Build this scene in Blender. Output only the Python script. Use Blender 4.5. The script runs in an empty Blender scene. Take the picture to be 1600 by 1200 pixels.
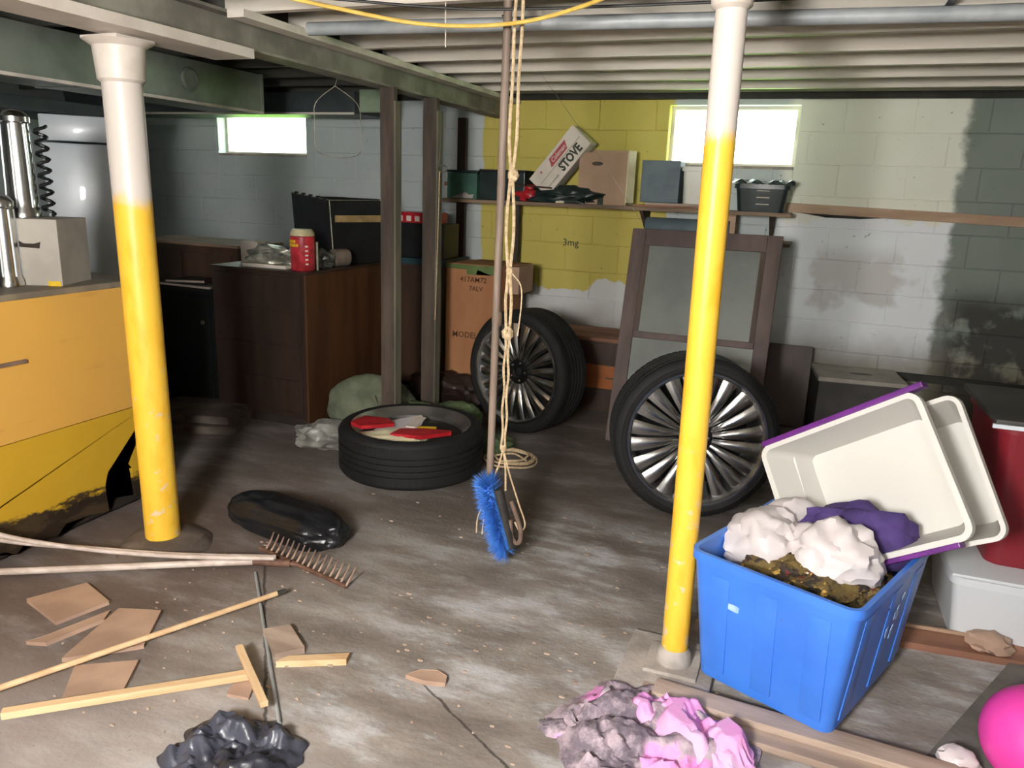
import bpy, bmesh, math, random
from mathutils import Vector, Matrix, noise
random.seed(7)
SC = bpy.context.scene
COL = SC.collection
PI = math.pi
# ------------------------------------------------------------------ camera
YAW, PITCH, ROLL, H = math.radians(21.0), math.radians(14.3), math.radians(2.2), 1.5
fw = Vector((-math.sin(YAW)*math.cos(PITCH), math.cos(YAW)*math.cos(PITCH), -math.sin(PITCH)))
r0 = Vector((math.cos(YAW), math.sin(YAW), 0)); u0 = r0.cross(fw)
rt = r0*math.cos(ROLL)+u0*math.sin(ROLL); up = rt.cross(fw)
cd = bpy.data.cameras.new('camera'); cam = bpy.data.objects.new('camera', cd); COL.objects.link(cam)
cam.matrix_world = Matrix(((rt.x, up.x, -fw.x, 0), (rt.y, up.y, -fw.y, 0), (rt.z, up.z, -fw.z, H), (0, 0, 0, 1)))
cd.sensor_width = 36; cd.lens = 27.0; cd.clip_start = 0.02
SC.camera = cam
# ------------------------------------------------------------------ world, lights, exposure
w = bpy.data.worlds.new('sky'); SC.world = w; w.use_nodes = True
nt = w.node_tree; bg = nt.nodes['Background']
bg.inputs[0].default_value = (0.93, 1.0, 0.97, 1); bg.inputs[1].default_value = 9.0
def lamp(name, kind, loc, target, power, color, size=None, angle=None):
    l = bpy.data.lights.new(name, kind); o = bpy.data.objects.new(name, l); COL.objects.link(o)
    o.location = loc; l.energy = power; l.color = color
    o.rotation_euler = (Vector(target)-Vector(loc)).to_track_quat('-Z', 'Y').to_euler()
    if kind == 'AREA': l.shape = 'SQUARE'; l.size = size
    if kind == 'SUN': l.angle = angle
    return o
lamp('sun', 'SUN', (5, 4, 8), (3.2, 6.6, 0), 90.0, (1, .95, .85), angle=.02)
lamp('work_lamp', 'AREA', (-.62, -.85, 1.66), (-1.1, 3.2, .95), 150, (1, .965, .93), size=.42)
lamp('fill_light', 'AREA', (.1, -1.0, 2.05), (-.3, 2.0, .4), 28, (1, .96, .92), size=.7)  # unseen fill light added behind the camera to brighten the room
SC.view_settings.view_transform = 'Standard'; SC.view_settings.look = 'None'
SC.view_settings.exposure = 0.14; SC.view_settings.gamma = 1; SC.view_settings.use_curve_mapping = False

# ------------------------------------------------------------------ materials
def lin(c):
    return tuple(((v/255)/12.92 if v/255 <= .04045 else ((v/255+.055)/1.055)**2.4) for v in c)+(1,)
class NB:
    def __init__(s, name):
        s.m = bpy.data.materials.new(name); s.m.use_nodes = True; s.t = s.m.node_tree
        s.b = s.t.nodes['Principled BSDF']
    def n(s, kind, **kw):
        n = s.t.nodes.new(kind)
        for k, v in kw.items(): setattr(n, k, v)
        return n
    def link(s, a, b): s.t.links.new(a, b)
    def val(s, sock, v):
        if hasattr(v, 'is_linked'): s.link(v, sock)
        else: sock.default_value = v
    def math(s, op, a, b=0.0, c=None, clamp=False):
        n = s.n('ShaderNodeMath', operation=op); n.use_clamp = clamp
        s.val(n.inputs[0], a); s.val(n.inputs[1], b)
        if c is not None: s.val(n.inputs[2], c)
        return n.outputs[0]
    def pos(s):
        if not hasattr(s, '_g'):
            s._g = s.n('ShaderNodeNewGeometry'); x = s.n('ShaderNodeSeparateXYZ'); s.link(s._g.outputs['Position'], x.inputs[0]); s._x = x
        return s._g.outputs['Position']
    def xyz(s, i): s.pos(); return s._x.outputs[i]
    def obj(s):
        return s.n('ShaderNodeTexCoord').outputs['Object']
    def noise(s, scale, detail=4, vec=None, rough=.55, stretch=None):
        v = vec if vec is not None else s.obj()
        if stretch:
            mp = s.n('ShaderNodeMapping'); s.link(v, mp.inputs[0]); mp.inputs['Scale'].default_value = stretch
            if len(stretch) == 3: pass
            v = mp.outputs[0]
        n = s.n('ShaderNodeTexNoise'); s.link(v, n.inputs['Vector']); n.inputs['Scale'].default_value = scale
        n.inputs['Detail'].default_value = detail; n.inputs['Roughness'].default_value = rough
        return n.outputs[0]
    def step(s, v, lo, hi):
        n = s.n('ShaderNodeMapRange'); n.interpolation_type = 'SMOOTHSTEP'; s.val(n.inputs[0], v)
        n.inputs[1].default_value = lo; n.inputs[2].default_value = hi
        return n.outputs[0]
    def mix(s, f, a, b):
        n = s.n('ShaderNodeMix', data_type='RGBA'); s.val(n.inputs[0], f); s.val(n.inputs[6], a); s.val(n.inputs[7], b)
        return n.outputs[2]
    def bump(s, h, strength=.3, dist=.01):
        n = s.n('ShaderNodeBump'); s.link(h, n.inputs['Height']); n.inputs['Strength'].default_value = strength
        n.inputs['Distance'].default_value = dist; s.link(n.outputs[0], s.b.inputs['Normal'])
def mat(name, c1, c2=None, scale=8, rough=.6, metal=0, bump=.15, bscale=60, stretch=None, coat=0, spec=.5, trans=0, alpha=None, lohi=(.35, .65), bdist=.004):
    b = NB(name)
    if c2 is None: c2 = tuple(v*.82 for v in c1)
    f = b.step(b.noise(scale, 5, stretch=stretch), *lohi)
    b.link(b.mix(f, lin(c1), lin(c2)), b.b.inputs['Base Color'])
    b.b.inputs['Roughness'].default_value = rough; b.b.inputs['Metallic'].default_value = metal
    b.b.inputs['Coat Weight'].default_value = coat; b.b.inputs['Specular IOR Level'].default_value = spec
    b.b.inputs['Transmission Weight'].default_value = trans
    if alpha is not None: b.b.inputs['Alpha'].default_value = alpha
    if bump: b.bump(b.noise(bscale, 4, stretch=stretch), bump, bdist)
    return b.m
M = {}
# painted block wall: yellow field, bluish white below, pale green white to the right, grey-green past it, dirt at the foot
def wall_paint():
    b = NB('painted_block'); x, z = b.xyz(0), b.xyz(2); P = b.pos()
    n1 = b.math('SUBTRACT', b.noise(2.2, 5, P), .5); n2 = b.math('SUBTRACT', b.noise(9, 5, P), .5)
    wob = b.math('ADD', b.math('MULTIPLY', n1, .5), b.math('MULTIPLY', n2, .12))
    xw = b.math('ADD', x, b.math('MULTIPLY', wob, .25)); zw = b.math('ADD', z, wob)
    grey = b.mix(b.noise(3, 6, P), lin((176, 186, 188)), lin((204, 210, 208)))
    # left bay blue grey
    col = grey
    pale = b.mix(b.noise(2.5, 5, P), lin((226, 229, 212)), lin((240, 240, 230)))
    inr = b.step(xw, -.30, -.22)
    pale_low = b.mix(b.step(zw, 1.36, 1.42), lin((236, 240, 244)), pale)
    col = b.mix(inr, col, pale_low)
    yel = b.mix(b.noise(5, 6, P), lin((196, 180, 84)), lin((208, 194, 104)))
    iny = b.math('MULTIPLY', b.math('MULTIPLY', b.step(xw, -2.46, -2.44), b.math('SUBTRACT', 1, b.step(xw, -1.04, -1.02))), b.step(b.math('ADD', zw, b.math('MULTIPLY', x, -.12)), .98, 1.0))
    col = b.mix(iny, col, yel)
    white = b.math('MULTIPLY', b.math('MULTIPLY', b.step(xw, -2.2, -2.0), b.math('SUBTRACT', 1, b.step(x, -.5, -.3))), b.math('SUBTRACT', 1, b.step(b.math('ADD', zw, b.math('MULTIPLY', x, -.12)), .98, 1.0)))
    col = b.mix(white, col, lin((214, 216, 214)))
    # darker grey-green past the pale part
    right = b.step(b.math('ADD', xw, b.math('MULTIPLY', n2, .1)), .74, .80)
    col = b.mix(right, col, b.mix(b.noise(2, 5, P), lin((112, 122, 110)), lin((142, 150, 144))))
    # tan stains in the white area
    st = b.math('MULTIPLY', b.step(b.noise(1.7, 4, P), .53, .60), b.math('MULTIPLY', inr, b.math('SUBTRACT', 1, b.step(z, 1.1, 1.25))))
    col = b.mix(b.math('MULTIPLY', st, .5), col, lin((176, 168, 156)))
    # grime: rising from the floor, and black mould at the right
    dz = b.math('ADD', z, b.math('MULTIPLY', n1, .35))
    foot = b.math('SUBTRACT', 1, b.step(dz, .38, .74)); col = b.mix(b.math('MULTIPLY', foot, .85), col, lin((112, 104, 80)))
    mould = b.math('MULTIPLY', b.step(xw, .72, .95), b.math('MULTIPLY', b.math('SUBTRACT', 1, b.step(dz, .85, 1.08)), b.step(b.noise(5, 6, P), .36, .5)))
    col = b.mix(b.math('MULTIPLY', mould, .9), col, lin((48, 46, 42)))
    # grey left bay darker far to the left
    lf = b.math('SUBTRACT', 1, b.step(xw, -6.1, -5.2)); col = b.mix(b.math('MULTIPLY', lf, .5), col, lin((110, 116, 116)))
    sp = b.step(b.noise(26, 3, P), .70, .76); col = b.mix(b.math('MULTIPLY', sp, .5), col, lin((84, 82, 74)))
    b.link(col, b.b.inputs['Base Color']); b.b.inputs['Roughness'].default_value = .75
    b.bump(b.noise(70, 5, P), .35, .004)
    return b.m
M['wall'] = wall_paint()
def mortar():
    b = NB('mortar'); b.link(b.mix(b.noise(6, 4, b.pos()), lin((150, 150, 140)), lin((120, 118, 100))), b.b.inputs['Base Color']); b.b.inputs['Roughness'].default_value = .9
    return b.m
def floor_mat():
    b = NB('worn_concrete'); x, y = b.xyz(0), b.xyz(1); P = b.pos()
    n = b.noise(2.2, 8, P, .65, stretch=(.8, 1.9, 1)); n2 = b.noise(9, 8, P, .7, stretch=(.7, 1.8, 1)); n3 = b.noise(.9, 4, P)
    col = b.mix(b.step(n, .30, .70), lin((124, 114, 106)), lin((172, 164, 156)))
    col = b.mix(b.step(n2, .38, .72), col, b.mix(.45, col, lin((98, 90, 84))))
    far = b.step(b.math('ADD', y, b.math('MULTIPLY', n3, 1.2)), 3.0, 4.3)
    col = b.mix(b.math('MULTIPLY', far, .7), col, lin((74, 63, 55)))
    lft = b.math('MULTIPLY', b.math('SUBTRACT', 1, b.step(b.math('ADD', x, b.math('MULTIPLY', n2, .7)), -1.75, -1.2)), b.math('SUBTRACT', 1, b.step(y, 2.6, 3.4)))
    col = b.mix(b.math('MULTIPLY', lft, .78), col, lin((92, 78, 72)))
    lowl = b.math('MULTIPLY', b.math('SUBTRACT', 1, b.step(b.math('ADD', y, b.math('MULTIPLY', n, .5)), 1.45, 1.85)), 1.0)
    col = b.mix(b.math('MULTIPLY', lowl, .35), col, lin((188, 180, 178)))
    # white paint worn into the floor
    wv = b.math('ADD', b.math('MULTIPLY', n, .6), b.math('MULTIPLY', n2, .4))
    zone = b.math('ADD', b.math('MULTIPLY', b.step(x, -1.7, -1.0), b.math('SUBTRACT', 1, b.step(y, 2.9, 3.4))), b.math('MULTIPLY', b.step(x, .2, .35), .8), clamp=True)
    wp = b.math('MULTIPLY', b.step(wv, .48, .62), b.math('ADD', .25, b.math('MULTIPLY', zone, .75)))
    col = b.mix(b.math('MULTIPLY', wp, .62), col, lin((214, 216, 220)))
    def crack(x1, y1, x2, y2, wd):
        dx, dy = x2-x1, y2-y1; L = math.hypot(dx, dy)
        wx = b.math('SUBTRACT', x, x1); wy = b.math('SUBTRACT', y, y1)
        d = b.math('ABSOLUTE', b.math('ADD', b.math('ADD', b.math('MULTIPLY', wx, -dy/L), b.math('MULTIPLY', wy, dx/L)), b.math('MULTIPLY', b.math('SUBTRACT', n2, .5), .03)))
        t = b.math('ADD', b.math('MULTIPLY', wx, dx/L), b.math('MULTIPLY', wy, dy/L))
        g = b.math('MULTIPLY', b.math('SUBTRACT', 1, b.step(d, wd*.4, wd)), b.math('MULTIPLY', b.step(t, 0, .03), b.math('SUBTRACT', 1, b.step(t, L-.03, L))))
        return g
    c = b.math('MAXIMUM', crack(-.98, 1.86, -.3, 1.45, .006), crack(-1.93, 2.3, -1.2, 1.4, .007))
    col = b.mix(b.math('MULTIPLY', c, .8), col, lin((50, 44, 40)))
    sp = b.step(b.noise(45, 3, P), .68, .74); col = b.mix(b.math('MULTIPLY', sp, .5), col, lin((70, 62, 56)))
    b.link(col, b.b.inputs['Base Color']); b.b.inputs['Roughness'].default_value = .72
    b.bump(b.math('ADD', b.noise(60, 6, P), b.math('MULTIPLY', n2, 2)), .35, .006)
    return b.m
M['mortar'] = mortar(); M['floor'] = floor_mat()
M['joist'] = mat('cream_painted_wood', (222, 213, 200), (190, 184, 172), 3, .6, bump=.2, bscale=30, stretch=(.3, 2, 2))
M['subfloor'] = mat('cream_painted_boards', (206, 200, 186), (168, 164, 152), 2, .7, bump=.2, bscale=30, stretch=(.4, 2, 2))
M['dark_joist'] = mat('dark_grey_joist', (96, 96, 90), (66, 66, 62), 3, .8, stretch=(.3, 2, 2))  # darker grey for the joists of the left bay
M['sill'] = mat('dark_sill_timber', (52, 52, 46), (38, 38, 34), 6, .8)
M['cream_post'] = mat('cream_paint', (214, 205, 194), (198, 188, 176), 6, .45, bump=.1)
def column_paint(name, zb, soft):
    b = NB(name); z = b.xyz(2); P = b.pos()
    n = b.math('SUBTRACT', b.noise(8, 5, P), .5)
    f = b.step(b.math('ADD', z, b.math('MULTIPLY', n, .12)), zb-soft, zb+soft)
    yel = b.mix(b.step(b.noise(18, 5, P, stretch=(1, 1, .4)), .45, .7), lin((244, 196, 66)), lin((238, 182, 50)))
    chip = b.math('MULTIPLY', b.step(b.noise(22, 5, P), .60, .68), b.math('SUBTRACT', 1, b.step(z, .45, .9)))
    yel = b.mix(b.math('MULTIPLY', chip, .7), yel, lin((206, 198, 186)))
    b.link(b.mix(f, yel, lin((212, 203, 194))), b.b.inputs['Base Color'])
    b.b.inputs['Roughness'].default_value = .42; b.bump(b.noise(40, 4, P), .15, .003); return b.m
M['colL'] = column_paint('left_column_paint', 1.40, .03); M['colR'] = column_paint('right_column_paint', 1.66, .03)
def bench_paint():
    b = NB('yellow_bench_paint'); y, z = b.xyz(1), b.xyz(2); P = b.pos()
    col = b.mix(b.noise(3, 5, P), lin((222, 172, 74)), lin((210, 162, 84)))
    sc = b.step(b.noise(5, 6, P, stretch=(1, .4, 2.5)), .60, .70); col = b.mix(b.math('MULTIPLY', sc, .35), col, lin((176, 128, 66)))
    b.link(col, b.b.inputs['Base Color']); b.b.inputs['Roughness'].default_value = .5; b.bump(b.noise(50, 4, P), .1, .003); return b.m
def bench_low():
    b = NB('peeling_yellow_paint'); y, z = b.xyz(1), b.xyz(2); P = b.pos()
    col = b.mix(b.noise(3, 5, P), lin((208, 168, 44)), lin((194, 154, 36)))
    n = b.noise(7, 7, P, .7, stretch=(1, .6, 1.6))
    f = b.math('SUBTRACT', 1, b.step(b.math('ADD', z, b.math('MULTIPLY', b.math('SUBTRACT', n, .5), -.35)), .13, .165))
    col = b.mix(f, col, b.mix(b.step(n, .5, .6), lin((40, 30, 20)), lin((66, 52, 34))))
    b.link(col, b.b.inputs['Base Color']); b.b.inputs['Roughness'].default_value = .6; b.bump(n, .4, .01); return b.m
M['bench'] = bench_paint(); M['bench_low'] = bench_low()
M['bench_top'] = mat('grey_bench_top', (140, 128, 108), (110, 100, 86), 5)
M['dark_void'] = mat('dark_board', (48, 38, 30), (32, 25, 20), 5, .8)
M['stud'] = mat('weathered_brown_timber', (88, 76, 66), (62, 53, 46), 5, .8, stretch=(3, 3, .35), bump=.4, bscale=40)
M['stud_light'] = mat('pale_edge_timber', (118, 114, 94), (88, 84, 70), 5, .8, stretch=(3, 3, .35), bump=.4, bscale=40)
M['shelf'] = mat('shelf_board', (150, 126, 100), (110, 92, 76), 6, .7, stretch=(.4, 3, 3))
M['duct'] = mat('galvanised_duct', (150, 158, 148), (122, 130, 122), 3, .42, metal=.35, bump=.05)
M['duct2'] = mat('dark_duct', (86, 94, 96), (70, 78, 80), 3, .5, metal=.35, bump=.05)
M['white_metal'] = mat('white_enamel', (216, 224, 230), (200, 208, 214), 2, .32, bump=.03, coat=.2)
M['chrome'] = mat('chrome', (214, 214, 212), (190, 190, 190), 6, .24, metal=1, bump=.02)
M['barrel'] = mat('machined_alloy', (206, 206, 204), (176, 176, 176), 6, .33, metal=.95, bump=.05)
M['darkmetal'] = mat('dark_alloy', (52, 52, 54), (34, 34, 36), 6, .35, metal=.8, bump=.05)
M['rubber'] = mat('tyre_rubber', (22, 22, 23), (15, 15, 16), 8, .75, bump=.25, bscale=90)
M['dresser'] = mat('dark_walnut_veneer', (88, 58, 36), (70, 45, 28), 3, .42, stretch=(3, 3, .4), bump=.08, bscale=40)
M['dresser_front'] = mat('dark_walnut_front', (58, 44, 36), (44, 33, 27), 3, .4, stretch=(3, 3, .4), bump=.08)
M['dark_wood'] = mat('dark_brown_wood', (74, 52, 38), (54, 38, 28), 3, .5, stretch=(2, 2, .4))
M['orange_wood'] = mat('orange_drawer_wood', (170, 98, 42), (142, 80, 34), 3, .45, stretch=(.4, 3, 3))
M['black'] = mat('black_plastic', (26, 28, 29), (18, 19, 20), 8, .45)
M['black_green'] = mat('green_black_plastic', (38, 52, 50), (26, 38, 36), 8, .35)
M['cardboard'] = mat('cardboard', (176, 124, 84), (156, 106, 70), 3, .8, stretch=(1, 1, .4), bump=.1)
M['cardboard_pale'] = mat('pinkish_cardboard', (182, 152, 128), (170, 140, 116), 3, .75, bump=.08)
M['cream_card'] = mat('cream_card', (224, 216, 180), (208, 198, 164), 3, .7, bump=.08)
M['carton_white'] = mat('white_carton', (222, 212, 200), (204, 194, 180), 4, .7)
M['green_tape'] = mat('green_tape', (98, 118, 66), (78, 98, 52), 8, .5)
M['green_metal'] = mat('green_metal_box', (62, 104, 90), (46, 82, 70), 5, .5)
M['slate_blue'] = mat('slate_blue_plastic', (98, 112, 120), (84, 98, 106), 6, .6)
M['blue_bin'] = mat('blue_plastic', (66, 128, 226), (58, 116, 212), 4, .38, bump=.04, lohi=(.3, .7))
M['blue_dark'] = mat('blue_plastic_inner', (50, 96, 178), (44, 84, 160), 4, .45, bump=.04)
M['scuff'] = mat('pale_scuff', (176, 204, 240), (140, 180, 232), 30, .6)
def translucent(name, c, tr):
    b = NB(name); b.b.inputs['Base Color'].default_value = lin(c); b.b.inputs['Roughness'].default_value = .45
    t = b.n('ShaderNodeBsdfTranslucent'); t.inputs[0].default_value = lin(c)
    mx = b.n('ShaderNodeMixShader'); mx.inputs[0].default_value = tr
    out = b.t.nodes['Material Output']; b.link(b.b.outputs[0], mx.inputs[1]); b.link(t.outputs[0], mx.inputs[2]); b.link(mx.outputs[0], out.inputs[0])
    b.bump(b.noise(12, 5), .12, .01); return b.m
M['milky'] = translucent('milky_plastic', (232, 230, 224), .25)
M['paper'] = translucent('white_paper', (232, 224, 224), .2)
M['white_plastic'] = translucent('white_tub_plastic', (222, 226, 230), .15)
M['purple'] = mat('purple_plastic', (108, 40, 130), (86, 30, 108), 8, .4)
M['purple_cloth'] = mat('purple_cloth', (78, 58, 118), (56, 40, 92), 12, .85)
M['red'] = mat('dark_red_plastic', (128, 28, 40), (112, 24, 34), 3, .42, bump=.04)
M['red_card'] = mat('red_foil', (190, 40, 50), (160, 24, 34), 12, .35)
M['jar_red'] = mat('jar_red_label', (186, 50, 60), (150, 40, 46), 22, .35, lohi=(.45, .55))
M['jar_cream'] = mat('jar_cream_lid', (200, 190, 150), (176, 166, 128), 12, .4)
M['yellow'] = mat('yellow_print', (222, 186, 40), (206, 166, 34), 20, .5)
M['ink'] = mat('dark_ink', (62, 68, 58), (50, 54, 46), 20, .7, bump=0)
M['ink_brown'] = mat('brown_ink', (92, 58, 38), (84, 52, 34), 20, .8, bump=0)
M['pink_red'] = mat('faded_red_print', (182, 84, 90), (166, 72, 80), 12, .7, bump=0)
M['pink'] = mat('hot_pink', (236, 72, 176), (224, 60, 160), 4, .5, bump=.06)
M['pine'] = mat('pale_pine', (226, 194, 152), (206, 170, 128), 5, .65, stretch=(.5, 4, 4))
M['pine_dusty'] = mat('dusty_pine', (196, 168, 142), (170, 140, 116), 4, .75, stretch=(.6, 3, 3))
M['tan_board'] = mat('tan_board', (186, 156, 134), (158, 130, 112), 3, .8)
M['white_wood'] = mat('white_handle', (214, 200, 190), (182, 164, 152), 7, .5, stretch=(.4, 3, 3))
M['rust'] = mat('rusty_iron', (124, 92, 76), (92, 66, 54), 20, .7, metal=.2)
M['tine'] = mat('worn_tine', (178, 150, 132), (130, 104, 90), 30, .55, metal=.2)
M['black_bag'] = mat('black_poly', (34, 35, 39), (22, 23, 26), 6, .32, bump=.3, bscale=20, bdist=.01)
M['grey_bag'] = mat('grey_black_poly', (70, 72, 84), (40, 41, 48), 6, .35, bump=.3, bscale=14, bdist=.015)
M['silver'] = mat('silver_grey_film', (186, 184, 168), (112, 112, 104), 12, .3, metal=.3, bump=.4, bscale=25, bdist=.01)
M['blue_film'] = mat('blue_label', (40, 56, 128), (30, 44, 104), 12, .4)
M['sage'] = mat('sage_cloth', (116, 122, 100), (92, 98, 80), 8, .9, bump=.3)
M['green_cloth'] = mat('green_cloth', (92, 108, 70), (64, 80, 52), 10, .9, bump=.3)
M['orange_cloth'] = mat('rust_cloth', (132, 88, 48), (104, 68, 38), 10, .9)
M['dark_jacket'] = mat('dark_leather', (52, 36, 30), (34, 24, 20), 8, .5, bump=.4)
M['rope'] = mat('jute_rope', (216, 194, 158), (184, 158, 122), 60, .85, bump=.6, bscale=140)
M['cord_yellow'] = mat('yellow_cord', (226, 192, 96), (206, 170, 76), 20, .5)
M['cord_black'] = mat('black_cord', (38, 38, 36), (28, 28, 26), 20, .5)
M['conduit'] = mat('grey_conduit', (168, 172, 174), (144, 150, 152), 6, .5, metal=.1)
M['brush'] = mat('blue_bristle', (72, 136, 222), (50, 112, 204), 30, .6)
M['brush_wood'] = mat('dark_brush_block', (58, 54, 50), (40, 38, 36), 10, .6)
M['leather'] = mat('tan_leather', (128, 106, 92), (104, 84, 72), 10, .7)
M['wire'] = mat('dull_wire', (150, 146, 128), (120, 116, 100), 20, .5, metal=.4)
M['pole_brown'] = mat('dull_brown_pole', (146, 128, 114), (116, 100, 88), 6, .6, stretch=(3, 3, .4))
M['frame_brown'] = mat('purple_brown_frame', (96, 78, 72), (74, 58, 54), 4, .6, stretch=(2, 2, .5))
M['dusty_glass'] = mat('dusty_screen', (112, 118, 110), (92, 98, 92), 2, .5, bump=.05, coat=.3)
M['concrete'] = mat('rough_cement', (184, 176, 168), (150, 142, 134), 8, .85, bump=.5, bscale=40, bdist=.008)
M['concrete_dark'] = mat('brown_cement', (112, 100, 90), (84, 74, 66), 8, .85, bump=.5, bscale=40, bdist=.008)
M['grey_mat'] = mat('grey_rubber_mat', (118, 114, 106), (98, 94, 88), 8, .8, bump=.3)
M['greybox'] = mat('dark_grey_box', (66, 64, 60), (52, 50, 48), 5, .6)
M['greybox_lid'] = mat('grey_brown_lid', (168, 162, 150), (146, 140, 130), 5, .6)
M['beige_box'] = mat('beige_card', (176, 170, 158), (158, 152, 142), 4, .7)
M['teal'] = mat('teal_strip', (40, 74, 82), (32, 60, 68), 5, .5)
M['tissue'] = mat('brown_tissue', (118, 104, 92), (96, 84, 74), 8, .9)
M['grass'] = mat('grass', (118, 168, 62), (92, 140, 48), 3, .9)
M['plank'] = mat('dusty_plank', (186, 166, 150), (148, 128, 114), 3, .8, stretch=(.5, 3, 3), bump=.3)
M['red_plank'] = mat('reddish_plank', (164, 116, 92), (128, 88, 70), 3, .75, stretch=(.5, 3, 3))
M['tan_slat'] = mat('tan_slat', (170, 144, 96), (136, 112, 72), 8, .7)
M['glaze'] = None
def window_glass():
    b = NB('window_glass'); t = b.n('ShaderNodeBsdfTransparent'); t.inputs[0].default_value = (.94, .97, .94, 1)
    g = b.n('ShaderNodeBsdfGlossy'); g.inputs['Roughness'].default_value = .05
    mx = b.n('ShaderNodeMixShader'); mx.inputs[0].default_value = .06
    b.link(t.outputs[0], mx.inputs[1]); b.link(g.outputs[0], mx.inputs[2]); b.link(mx.outputs[0], b.t.nodes['Material Output'].inputs[0]); return b.m
M['glass'] = window_glass()
def shirt():
    b = NB('pink_grey_print'); P = b.obj()
    n = b.noise(9, 6, P, .7); n2 = b.noise(5, 5, P, .6)
    col = b.mix(b.step(n, .40, .60), lin((112, 102, 112)), lin((184, 166, 176)))
    col = b.mix(b.step(n2, .56, .62), col, lin((228, 150, 208)))
    b.link(col, b.b.inputs['Base Color']); b.b.inputs['Roughness'].default_value = .9; b.bump(b.noise(60, 4), .5, .006); return b.m
M['shirt'] = shirt()
M['pink_cloth'] = mat('light_pink_cloth', (234, 156, 214), (206, 176, 206), 5, .9, bump=.3)
def pile():
    b = NB('mixed_clutter'); n = b.noise(24, 5, None, .7)
    col = b.mix(b.step(n, .45, .5), lin((44, 36, 28)), lin((104, 86, 44)))
    col = b.mix(b.step(b.noise(17, 4), .58, .62), col, lin((104, 34, 30))); col = b.mix(b.step(b.noise(31, 4), .62, .66), col, lin((206, 166, 84)))
    b.link(col, b.b.inputs['Base Color']); b.b.inputs['Roughness'].default_value = .7; b.bump(n, .8, .02); return b.m
M['clutter'] = pile()

# ------------------------------------------------------------------ helpers
def V(*a): return Vector(a)
def setp(o, label=None, cat=None, group=None, kind=None):
    if label: o['label'] = label
    if cat: o['category'] = cat
    if group: o['group'] = group
    if kind: o['kind'] = kind
    return o
def thing(name, label, cat, loc=(0, 0, 0), rz=0, group=None, rot=None):
    o = bpy.data.objects.new(name, None); COL.objects.link(o); o.empty_display_size = .1
    o.location = loc; o.rotation_euler = rot if rot else (0, 0, rz)
    return setp(o, label, cat, group)
def obj(name, bm, m, parent=None, smooth=False, label=None, kind=None, loc=None):
    me = bpy.data.meshes.new(name)
    bmesh.ops.recalc_face_normals(bm, faces=bm.faces)
    bm.to_mesh(me); bm.free()
    me.materials.append(m)
    if smooth:
        me.polygons.foreach_set('use_smooth', [True]*len(me.polygons))
        me.set_sharp_from_angle(angle=math.radians(38))
    o = bpy.data.objects.new(name, me); COL.objects.link(o)
    if parent is not None: o.parent = parent
    if loc: o.location = loc
    setp(o, label, None, None, kind); return o
def single(name, bm, m, label, cat, loc=(0, 0, 0), rz=0, smooth=False, group=None, rot=None, kind=None):
    o = obj(name, bm, m, None, smooth); o.location = loc; o.rotation_euler = rot if rot else (0, 0, rz)
    return setp(o, label, cat, group, kind)
def NBM(): return bmesh.new()
def bx(x0, x1, y0, y1, z0, z1, bev=0, bm=None, mtx=None):
    t = bmesh.new(); bmesh.ops.create_cube(t, size=1)
    for v in t.verts: v.co = V((x0+x1)/2+v.co.x*(x1-x0), (y0+y1)/2+v.co.y*(y1-y0), (z0+z1)/2+v.co.z*(z1-z0))
    if bev: bmesh.ops.bevel(t, geom=list(t.edges), offset=bev, segments=2, profile=.6, affect='EDGES')
    if mtx: t.transform(mtx)
    if bm is None: return t
    merge(bm, t); return bm
def merge(a, b):
    me = bpy.data.meshes.new('tmp'); b.to_mesh(me); b.free(); a.from_mesh(me); bpy.data.meshes.remove(me); return a
def lathe(prof, n=48, bm=None, closed=False, mtx=None):
    t = bmesh.new(); rings = []
    for k in range(n):
        a = 2*PI*k/n; rings.append([t.verts.new((r*math.cos(a), r*math.sin(a), z)) for r, z in prof])
    m = len(prof)
    for k in range(n):
        A, B = rings[k], rings[(k+1) % n]
        for i in range(m if closed else m-1):
            j = (i+1) % m
            q = [A[i], B[i], B[j], A[j]]
            if prof[i][0] < 1e-6 and prof[j][0] < 1e-6: continue
            t.faces.new(q)
    bmesh.ops.remove_doubles(t, verts=t.verts, dist=1e-5)
    if mtx: t.transform(mtx)
    if bm is None: return t
    return merge(bm, t)
def tube(pts, r, n=8, bm=None, caps=True, r2=None):
    t = bmesh.new(); P = [Vector(p) for p in pts]; rings = []; prev = None
    for i, p in enumerate(P):
        d = (P[min(i+1, len(P)-1)]-P[max(i-1, 0)]).normalized()
        if prev is None: a = d.orthogonal().normalized()
        else: a = (prev-d*prev.dot(d)).normalized()
        prev = a; c = d.cross(a); rr = r if r2 is None else r+(r2-r)*i/(len(P)-1)
        rings.append([t.verts.new(p+a*math.cos(2*PI*k/n)*rr+c*math.sin(2*PI*k/n)*rr) for k in range(n)])
    for i in range(len(P)-1):
        for k in range(n): t.faces.new((rings[i][k], rings[i][(k+1) % n], rings[i+1][(k+1) % n], rings[i+1][k]))
    if caps: t.faces.new(rings[0]); t.faces.new(rings[-1])
    if bm is None: return t
    return merge(bm, t)
def spline(pts, k=8):
    P = [Vector(p) for p in pts]; out = []
    for i in range(len(P)-1):
        a, b, c, d = P[max(i-1, 0)], P[i], P[i+1], P[min(i+2, len(P)-1)]
        for j in range(k):
            t = j/k; out.append(.5*((2*b)+(c-a)*t+(2*a-5*b+4*c-d)*t*t+(3*b-a-3*c+d)*t**3))
    out.append(P[-1]); return out
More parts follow.
